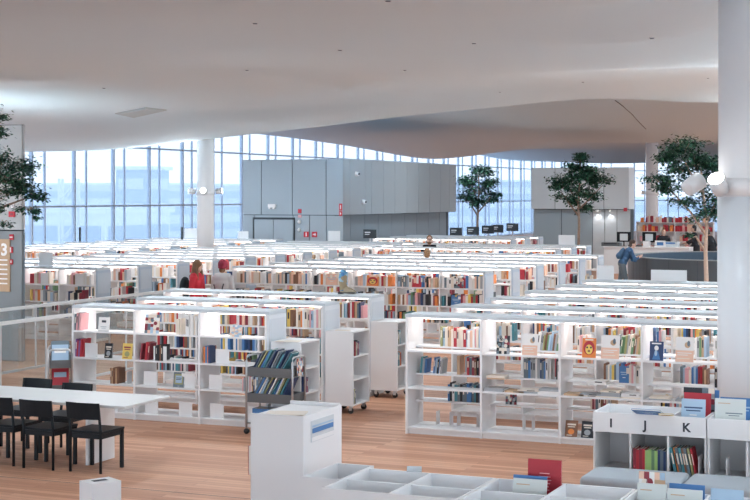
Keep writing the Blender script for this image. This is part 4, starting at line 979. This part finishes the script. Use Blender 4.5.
tree(PZ(-22, 25.2), [(.0, 0, 0), (.02, 0, 1.0), (0, 0, 2.0), (.05, 0, 2.9), (.0, 0, 3.8), (-.1, 0, 4.6)],
     [[(0, 0, 2.4), (.3, 0, 3.1), (.6, 0, 3.5)], [(.04, 0, 3.0), (.2, 0, 3.8), (.3, .1, 4.2)], [(.02, 0, 2.5), (.4, .1, 2.8), (.8, .1, 2.95)]],
     [(.32, 0, 4.35, .16, .2, .6), (.35, 0, 4.05, .22, .15, .7), (.4, 0, 3.6, .3, .2, 1.2), (.7, .05, 3.5, .25, .16, 1.2), (.45, 0, 3.3, .34, .2, 1.3), (.8, .05, 3.2, .26, .2, 1.2), (.95, .05, 3.0, .14, .16, .6), (.5, 0, 3.05, .24, .14, .7), (.85, 0, 2.78, .16, .1, .5), (.25, 0, 2.75, .2, .12, .4), (.42, .05, 2.55, .12, .06, .15), (.0, 0, 3.6, .5, .4, 1.2), (-.3, 0, 4.3, .6, .4, 1), (.95, .05, 2.62, .08, .06, .12), (.0, 0, 2.95, .4, .2, .8)],
     'indoor tree hanging its leaves over the grey side wall', .07, 330, BARK, .06)

# ------------------------------------------------------------------ people
HAIRB = mat('hair_brown', (0.20, 0.10, 0.05), .6, noise=.3, scale=30)
def remesh(mb, name, parent, vox, loc=None):
    o = mb.build(name, parent)
    r = o.modifiers.new('r', 'REMESH'); r.mode = 'VOXEL'; r.voxel_size = vox; r.use_smooth_shade = True
    s = o.modifiers.new('s', 'SMOOTH'); s.factor = .5; s.iterations = 4
    m0 = mb.mats[0]; bake(o); o.data.materials.clear(); o.data.materials.append(m0)
    for p in o.data.polygons: p.use_smooth = True
    return o
def person(label, loc, rz, ht, lean=0.0, arms=None, top=None, legs=None, hair=None, coat=0.0, stride=0.12, extras=None, headyaw=0.0):
    s = ht / 1.75
    t = thing('person', label, 'person', loc, rz)
    LM = Matrix.Translation((0, 0, .95*s)) @ Matrix.Rotation(-lean, 4, 'X') @ Matrix.Translation((0, 0, -.95*s))
    HM = LM @ Matrix.Translation((0, .02*s, 1.53*s)) @ Matrix.Rotation(lean * .6, 4, 'X') @ Matrix.Rotation(headyaw, 4, 'Z') @ Matrix.Scale(s, 4)
    U = lambda p: tuple(LM @ (Vector(p) * s))
    V_ = lambda p: tuple(Vector(p) * s)
    arms = arms or [((.25, .02, 1.13), (.26, .10, .88)), ((-.25, .02, 1.13), (-.26, .10, .88))]
    def torso(mb, m, g):
        for p, r in (((0, 0, .98), (.165, .115, .13)), ((0, 0, 1.12), (.15, .105, .14)), ((0, .0, 1.26), (.17, .115, .15)), ((0, -.005, 1.38), (.18, .105, .10))):
            mb.ell((0, 0, 0), [(q + g) * s for q in r], m, Matrix.Translation(U(p)) @ Matrix.Rotation(-lean, 4, 'X'))
        for sx in (1, -1): mb.tube([U((0, 0, 1.42)), U((sx*.19, 0, 1.415))], [(.07+g)*s, (.06+g)*s], m, 10)
    def arm(mb, m, g, full=True):
        for sx, (el, wr) in zip((1, -1), arms):
            w2 = wr if full else tuple(Vector(el) + (Vector(wr) - Vector(el)) * .9)
            mb.tube([U((sx*.19, 0, 1.42)), V_(el), V_(w2)], [(.052+g)*s, (.042+g)*s, (.029+g*.9)*s], m, 10)
            mb.ell((0, 0, 0), [(.045+g)*s]*3, m, Matrix.Translation(V_(el)))
    b = MB(); torso(b, SKIN, 0); arm(b, SKIN, 0)
    b.tube([U((0, -.01, 1.42)), U((0, .01, 1.58))], [.062*s, .054*s], SKIN, 12)
    b.ell((0, 0, .115), (.076, .095, .118), SKIN, HM); b.ell((0, .028, .045), (.055, .062, .06), SKIN, HM)
    b.tube([(0, .09, .125), (0, .118, .085), (0, .095, .075)], [.009, .016, .010], SKIN, 8, HM)
    for sx in (1, -1): b.ell((sx*.077, -.005, .10), (.012, .02, .032), SKIN, HM)
    for sx, (el, wr) in zip((1, -1), arms):
        d = (Vector(wr) - Vector(el)).normalized(); side = d.cross(Vector((0, 0, 1)) if abs(d.z) < .9 else Vector((0, 1, 0))).normalized(); nrm = d.cross(side)
        w0 = Vector(wr); palm = w0 + d * .05
        b.tube([V_(w0), V_(palm), V_(w0 + d * .09)], [.028*s, .036*s, .034*s], SKIN, 10)
        for k, ln in enumerate((.068, .08, .074, .056)):
            o_ = side * (-.03 + .02*k); f0 = w0 + d*.085 + o_; f1 = f0 + d*ln*.5 - nrm*.008; f2 = f1 + d*ln*.4 - nrm*.022
            b.tube([V_(f0), V_(f1), V_(f2)], [.0105*s, .0095*s, .008*s], SKIN, 6)
        th = w0 + d*.03 - side*.03
        b.tube([V_(th), V_(th + d*.035 - side*.025), V_(th + d*.065 - side*.03 - nrm*.01)], [.013*s, .011*s, .009*s], SKIN, 6)
    for sx in (1, -1):
        b.tube([V_((sx*.09, 0, .94)), V_((sx*.10, sx*stride*.5 + .03, .50)), V_((sx*.10, sx*stride, .09))], [.085*s, .056*s, .038*s], SKIN, 12)
        b.tube([V_((sx*.10, sx*stride - .04, .045)), V_((sx*.11, sx*stride + .14, .03))], [.04*s, .032*s], SKIN, 8)
    remesh(b, 'body', t, .0105)
    for sx in (1, -1): MB().ell((sx*.03, .088, .125), (.011, .008, .008), INK, HM, 8, 6).build('eye', t)
    MB().ell((0, .088, .045), (.022, .006, .006), mat('lips', (.5, .2, .18), .5), HM, 8, 6).build('mouth', t)
    if top:
        b = MB(); torso(b, top, .022); arm(b, top, .018, False); b.tube([U((0, -.01, 1.40)), U((0, 0, 1.50))], [.10*s, .075*s], top, 12)
        if coat: b.tube([V_((0, 0, 1.0)), V_((0, 0, coat))], [.185*s, .20*s], top, 16)
        remesh(b, 'jacket', t, .014)
    b = MB(); lg = legs or cov('navy')
    b.ell((0, 0, 0), (.178*s, .13*s, .12*s), lg, Matrix.Translation(V_((0, 0, .95))))
    for sx in (1, -1): b.tube([V_((sx*.09, 0, .94)), V_((sx*.10, sx*stride*.5 + .03, .50)), V_((sx*.10, sx*stride, .06))], [.102*s, .075*s, .062*s], lg, 12)
    remesh(b, 'trousers', t, .014)
    for sx in (1, -1):
        MB().tube([V_((sx*.10, sx*stride - .06, .05)), V_((sx*.105, sx*stride + .06, .05)), V_((sx*.11, sx*stride + .17, .032))], [.05*s, .05*s, .032*s], cov('black'), 10).build('shoe', t)
    if hair: hair(t, HM)
    if extras: extras(t, LM, HM, s)
    return t
def hair_long(t, HM):
    b = MB(); b.ell((0, -.02, .14), (.098, .115, .118), HAIRB, HM); b.ell((0, -.06, .03), (.11, .085, .15), HAIRB, HM); b.ell((0, -.09, -.12), (.13, .085, .17), HAIRB, HM); b.tube([(0, -.11, -.1), (0, -.125, -.34)], [.105, .05], HAIRB, 10, HM)
    for sx in (1, -1): b.tube([(sx*.085, .0, .12), (sx*.10, .03, -.02), (sx*.10, .06, -.20)], [.035, .04, .025], HAIRB, 8, HM)
    remesh(b, 'hair', t, .012)
def hair_short(m):
    def f(t, HM):
        b = MB(); b.ell((0, -.022, .145), (.088, .10, .108), m, HM); b.ell((0, -.05, .07), (.078, .06, .07), m, HM); remesh(b, 'hair', t, .012)
    return f
def hair_bun(t, HM):
    m = mat('hair_auburn', (.30, .13, .06), .6)
    b = MB(); b.ell((0, -.022, .14), (.088, .10, .108), m, HM); b.ell((0, -.03, .27), (.05, .05, .05), m, HM); remesh(b, 'hair', t, .012)
def beanie(t, HM):
    m = mat('beanie_red', (.30, .03, .06), .9, noise=.2, scale=60)
    b = MB(); b.ell((0, -.01, .165), (.112, .128, .12), m, HM); b.ell((0, -.03, .10), (.105, .115, .05), m, HM); remesh(b, 'knitted_hat', t, .014)
    b = MB(); b.ell((0, -.05, .04), (.075, .06, .07), HAIRB, HM); b.build('hair', t)
REDJ = mat('jacket_red', (.62, .03, .05), .7); COATG = mat('coat_pale', (.62, .63, .65), .8); DARK = mat('coat_black', (.012, .014, .02), .8); BLUEJ = mat('jacket_blue', (.05, .13, .26), .7, noise=.3, scale=14)
person('person with long brown hair in a red jacket, walking past the bookcase end', (-15.46, 26.95, 0), -PI/2, 1.63, 0.04, None, REDJ, cov('navy'), hair_long)
person('person in a dark red knitted hat and pale coat, seen from behind', (-15.10, 27.42, 0), 0.1, 1.60, 0, None, COATG, cov('grey'), beanie, coat=.6)
def beard(t, LM, HM, s):
    m = HAIRB
    b = MB(); b.ell((0, .04, .025), (.062, .065, .05), m, HM); remesh(b, 'beard', t, .01)
    b = MB()
    for sx in (1, -1):
        n = 12; pts = [(sx*.034 + .024*math.cos(2*PI*i/n), .103, .125 + .02*math.sin(2*PI*i/n)) for i in range(n + 1)]; b.tube(pts, .004, INK, 5, HM)
    b.tube([(-.01, .105, .13), (.01, .105, .13)], .003, INK, 5, HM); b.build('glasses', t)
person('bearded person with glasses in a dark top, looking over the far bookcases', (PZ(438.5, 44.4).x, 40.86, 0), PI + .35, 1.80, 0, None, DARK, cov('navy'), hair_short(HAIRB), extras=beard)
person('person with light brown hair, only the head above the bookcase rows', (PZ(431, 36.5).x, 33.86, 0), .2, 1.68, 0, None, cov('cream'), cov('navy'), hair_short(mat('hair_light', (.36, .2, .1), .6)))
v = PZ(668, 58); person('librarian in a dark top with auburn hair bun, behind the desk', (v.x, dk.y + 1.15, 0), PI + .3, 1.68, .06, [((.24, .08, 1.12), (.17, .32, 1.10)), ((-.24, .08, 1.12), (-.17, .32, 1.10))], DARK, DARK, hair_bun)
v = PZ(695, 59); person('person in a long black coat standing at the service desk end', (v.x, v.y, 0), TH + PI/2 - .2, 1.78, .05, [((.26, .12, 1.16), (.24, .36, 1.08)), ((-.26, .10, 1.16), (-.24, .30, 1.04))], DARK, DARK, hair_short(cov('black')), coat=.75)
v = PZ(712, 56); person('person in black bending forward behind the pale tree trunk', (v.x, v.y, 0), TH + .7, 1.74, .32, None, DARK, DARK, hair_short(cov('black')), coat=.8)
mv = PZ(622, 44.9)
person('person in a blue jacket leaning on the dark round parapet', (mv.x, mv.y, 0), TH - PI/2, 1.72, .52, [((.22, .36, 1.06), (.16, .50, 1.14)), ((-.22, .36, 1.06), (-.16, .50, 1.14))], BLUEJ, cov('slate'), hair_short(mat('hair_dark', (.07, .04, .03), .6)))
def backpack(label, loc, rz, m, sc=1.0, tilt=0.0):
    t = thing('backpack', label, 'backpack', loc, rz)
    M = Matrix.Rotation(-tilt, 4, 'X') @ Matrix.Scale(sc, 4)
    b = MB(); b.ell((0, 0, 0), (.155, .095, .23), m, M).ell((0, -.01, -.10), (.16, .10, .13), m, M); remesh(b, 'bag', t, .014)
    b = MB(); b.ell((0, -.085, -.10), (.11, .04, .09), m, M); b.build('front_pocket', t)
    for sx in (1, -1): MB().tube([(sx*.09, .06, .18), (sx*.10, .12, .20), (sx*.12, .13, .05), (sx*.10, .09, -.16)], .016, m, 6, M).build('strap', t)
    return t
backpack('dark backpack on the back of the person in red', (-15.73, 26.95, 1.08), -PI/2, mat('pack_dark', (.015, .03, .04), .7))
fw = Vector((math.sin(-(TH - PI/2)), math.cos(TH - PI/2), 0))
bp = Vector((mv.x, mv.y, 1.22)) + fw * (.16 - .22 * math.cos(.52)) + Vector((0, 0, .02))
backpack('blue backpack on the person leaning at the parapet', bp, TH - PI/2, mat('pack_blue', (.06, .14, .25), .7), .85, .52)
t = thing('shoulder_bag', 'black bag strap hanging over the pale coat', 'bag', (-15.10, 27.23, 0))
MB().tube([(-.10, 0, 1.14), (-.03, -.02, .89), (.05, -.02, .88), (.13, 0, 1.16)], .013, cov('black'), 8).build('strap', t)
b = MB(); b.box((-.04, -.05, .83), (.06, .0, .90), cov('black')); b.build('bag', t)

# ------------------------------------------------------------------ ceiling fittings
hc = ceil_hit(140, 112)
t = thing('ceiling_vent', 'grey rectangular hatch in the white ceiling', 'vent', (hc.x, hc.y, hc.z))
cor = [ceil_hit(*q) for q in ((115, 113), (146, 107), (167, 109.5), (133, 117))]
vs = [tuple(c - hc + Vector((0, 0, -.02))) for c in cor] + [tuple(c - hc + Vector((0, 0, .06))) for c in cor]
MB().add(vs, [(0, 1, 2, 3), (7, 6, 5, 4), (0, 4, 5, 1), (1, 5, 6, 2), (2, 6, 7, 3), (3, 7, 4, 0)], mat('hatch_grey', (.42, .45, .44), .6)).build('panel', t)
c0 = sum(cor, Vector()) / 4
ins = [c - hc + (c0 - c) * .12 + Vector((0, 0, -.035)) for c in cor]; vs = [tuple(i) for i in ins] + [tuple(i + Vector((0, 0, .02))) for i in ins]
MB().add(vs, [(0, 1, 2, 3), (7, 6, 5, 4), (0, 4, 5, 1), (1, 5, 6, 2), (2, 6, 7, 3), (3, 7, 4, 0)], mat('hatch_grille', (.50, .53, .52), .6)).build('grille', t)
for k, (px, py) in enumerate(((255, 23), (247, 70), (104, 88), (340, 50), (405, 70), (474, 43), (652, 38), (708, 78), (500, 92), (583, 82), (388, 0.5))):
    c_ = ceil_hit(px, py)
    tag(MB().cyl((0, 0), .04, -.004, .05, GREYL, 14).cyl((0, 0), .025, -.012, -.004, cov('slate'), 12).build('sprinkler_head', None, c_), 'tiny grey sprinkler cap in the white ceiling, %s of those listed across' % ORD[k], 'sprinkler', 'sprinkler caps in the ceiling')
pts = [ceil_hit(*q) for q in ((615, 100), (623, 106), (632, 114), (640, 123), (646, 129))]
tag(MB().tube([tuple(p - Vector((0, 0, .0))) for p in pts], .02, TRAY, 6).build('trim_2'), kind='structure')

# ------------------------------------------------------------------ outside
tag(MB().box((-400, -200, -14.3), (200, 500, -14), mat('street_haze', (.86, .88, .90), .9)).build('ground'), kind='structure')
FAC = mat('facade_pale_blue', (.66, .70, .75), .8); FACD = mat('facade_blue', (.44, .53, .62), .7); FACW = mat('facade_white', (.80, .82, .84), .8)
def building(x, y, w, d, h, label, m, bands, rz=0.0):
    t = thing('office_building', label, 'building', (x, y, -14), rz)
    MB().box((0, 0, 0), (w, d, h + 14), m).build('wall', t)
    u = MB()
    for k in range(bands):
        z = h + 14 - 1.2 - k * 3.4; u.box((w - .0, .5, z - 1.5), (w + .15, d - .5, z), FACD if m is not FACD else FAC)
        u.box((.5, -.15, z - 1.5), (w - .5, 0, z), FACD if m is not FACD else FAC)
    u.build('window_band', t)
    MB().box((-.4, -.4, h + 14), (w + .4, d + .4, h + 14.5), FACW).build('roof', t)
    return t
building(-140, 95, 30, 38, 0.6, 'long pale office building with window bands outside the facade', FAC, 4)
building(-190, 120, 30, 60, 6.5, 'blue-grey taller building behind the long pale one outside', FACD, 5)
building(-130, 62, 22, 22, 3.6, 'blue office building outside, behind the white lattice mast', FACD, 5)
building(-100, 122, 20, 12, 1.2, 'low white terraced building outside, nearest the facade glass', FACW, 3)
building(-115, 178, 5, 6, 6.5, 'slim blue tower outside behind the terraced building', FACD, 6)
building(-200, 260, 40, 60, 5, 'hazy building far outside beyond the grey block', FAC, 4)
building(-150, 330, 50, 30, 6, 'hazy towers far outside beyond the service desk', FACD, 5)
building(-90, 320, 40, 30, 2, 'low hazy building far outside beyond the desk', FAC, 4)
t = thing('lattice_mast', 'white lattice mast standing outside the facade glass', 'mast', (PZ(69, 110).x, PZ(69, 110).y, -14), TH)
u = MB()
for sx in (-.6, .6):
    for sy in (-.6, .6): MB().box((sx - .09, sy - .09, 0), (sx + .09, sy + .09, 18.2), FACW).build('mast_leg', t)
for k in range(12):
    z = k * 1.5; s_ = 1 if k % 2 else -1
    for y in (-.6, .6): u.tube([(-.6*s_, y, z), (.6*s_, y, z + 1.5)], .06, FACW, 6)
    u.box((-.6, -.66, z), (.6, .66, z + .08), FACW)
u.build('bracing', t)

# ------------------------------------------------------------------ light
w = bpy.data.worlds.new('sky'); scn.world = w; w.use_nodes = True; nt = w.node_tree; bg = nt.nodes['Background']
tc = nt.nodes.new('ShaderNodeTexCoord'); sp = nt.nodes.new('ShaderNodeSeparateXYZ'); rp = nt.nodes.new('ShaderNodeValToRGB')
rp.color_ramp.elements[0].position = 0.0; rp.color_ramp.elements[0].color = (.85, .93, 1.0, 1); rp.color_ramp.elements[1].position = .6; rp.color_ramp.elements[1].color = (.52, .72, 1.0, 1)
nt.links.new(tc.outputs['Generated'], sp.inputs[0]); nt.links.new(sp.outputs['Z'], rp.inputs['Fac']); nt.links.new(rp.outputs['Color'], bg.inputs['Color']); bg.inputs['Strength'].default_value = 1.35
def area(name, loc, sx, sy, e, col=(.88, .96, 1), spread=150):
    l = bpy.data.lights.new(name, 'AREA'); l.shape = 'DISK'; l.size = sx; l.energy = e; l.color = col; l.spread = math.radians(spread)
    o = bpy.data.objects.new(name, l); COL.objects.link(o); o.location = loc
    return o
for gx_ in (-26, -18.5, -11, -3.5, 4):
    for gy_ in (20, 28, 36, 44, 53, 63, 75):
        if gx_ > -18 or gy_ > 0:
            z = float(ceil_z(gx_, gy_)[0])
            area('deep_fill_lamp', (gx_, gy_, z - .06), .5, .5, 50, spread=170)  # added fill grid under the ceiling to lift the deep hall, no fittings
for ux, uy, uz, ue in ((-22.3, 16.3, 3.3, 190), (-19.5, 24.5, 2.0, 40), (-2.6, 28.0, 3.3, 170), (-2.6, 39.4, 3.3, 230), (-23.6, 40.4, 3.3, 120), (-13.0, -2.0, 3.3, 45), (-22.3, 5.0, 3.3, 220),
                       (4.5, 12.0, 3.3, 360), (4.5, -2.0, 3.3, 45), (5.0, 50.0, 3.3, 380), (0.0, 62.0, 3.3, 380)):
    o = area('fill_uplight', (ux, uy, uz), 1.0, 1.0, ue, (.78, .92, 1), 165); o.rotation_euler.x = PI  # added fill, mostly out of view, brightening the ceiling from below
sk = PZ(392, 49); tgt = PZ(380, 64, 5.2)
l = bpy.data.lights.new('recess_fill_spot', 'SPOT'); l.energy = 260; l.color = (.50, .76, 1); l.spot_size = math.radians(95); l.spot_blend = 1; l.shadow_soft_size = .4  # added spot hidden behind the ceiling bulge, tints the far recess blue
o = bpy.data.objects.new('recess_fill_spot', l); COL.objects.link(o); o.location = (sk.x, sk.y, float(ceil_z(sk.x, sk.y)[0]) - .6)
o.rotation_euler = (tgt - o.location).to_track_quat('-Z', 'Y').to_euler()
for gx_, gy_ in ((-9, 13), (-4, 13.5), (-1, 10), (-11, 15.5), (-6.5, 15.8)):
    area('foreground_fill_lamp', (gx_, gy_, float(ceil_z(gx_, gy_)[0]) - .06), .5, .5, 17, (.80, .91, 1), 150)  # added cool overhead fill for the foreground furniture, no fittings
vs_ = scn.view_settings; vs_.view_transform = 'Standard'; vs_.look = 'None'; vs_.exposure = 1.32; vs_.gamma = 1.0; vs_.use_curve_mapping = False
scn.render.film_transparent = False
scn.cycles.max_bounces = 8; scn.cycles.diffuse_bounces = 4; scn.cycles.transparent_max_bounces = 12; scn.cycles.sample_clamp_indirect = 6
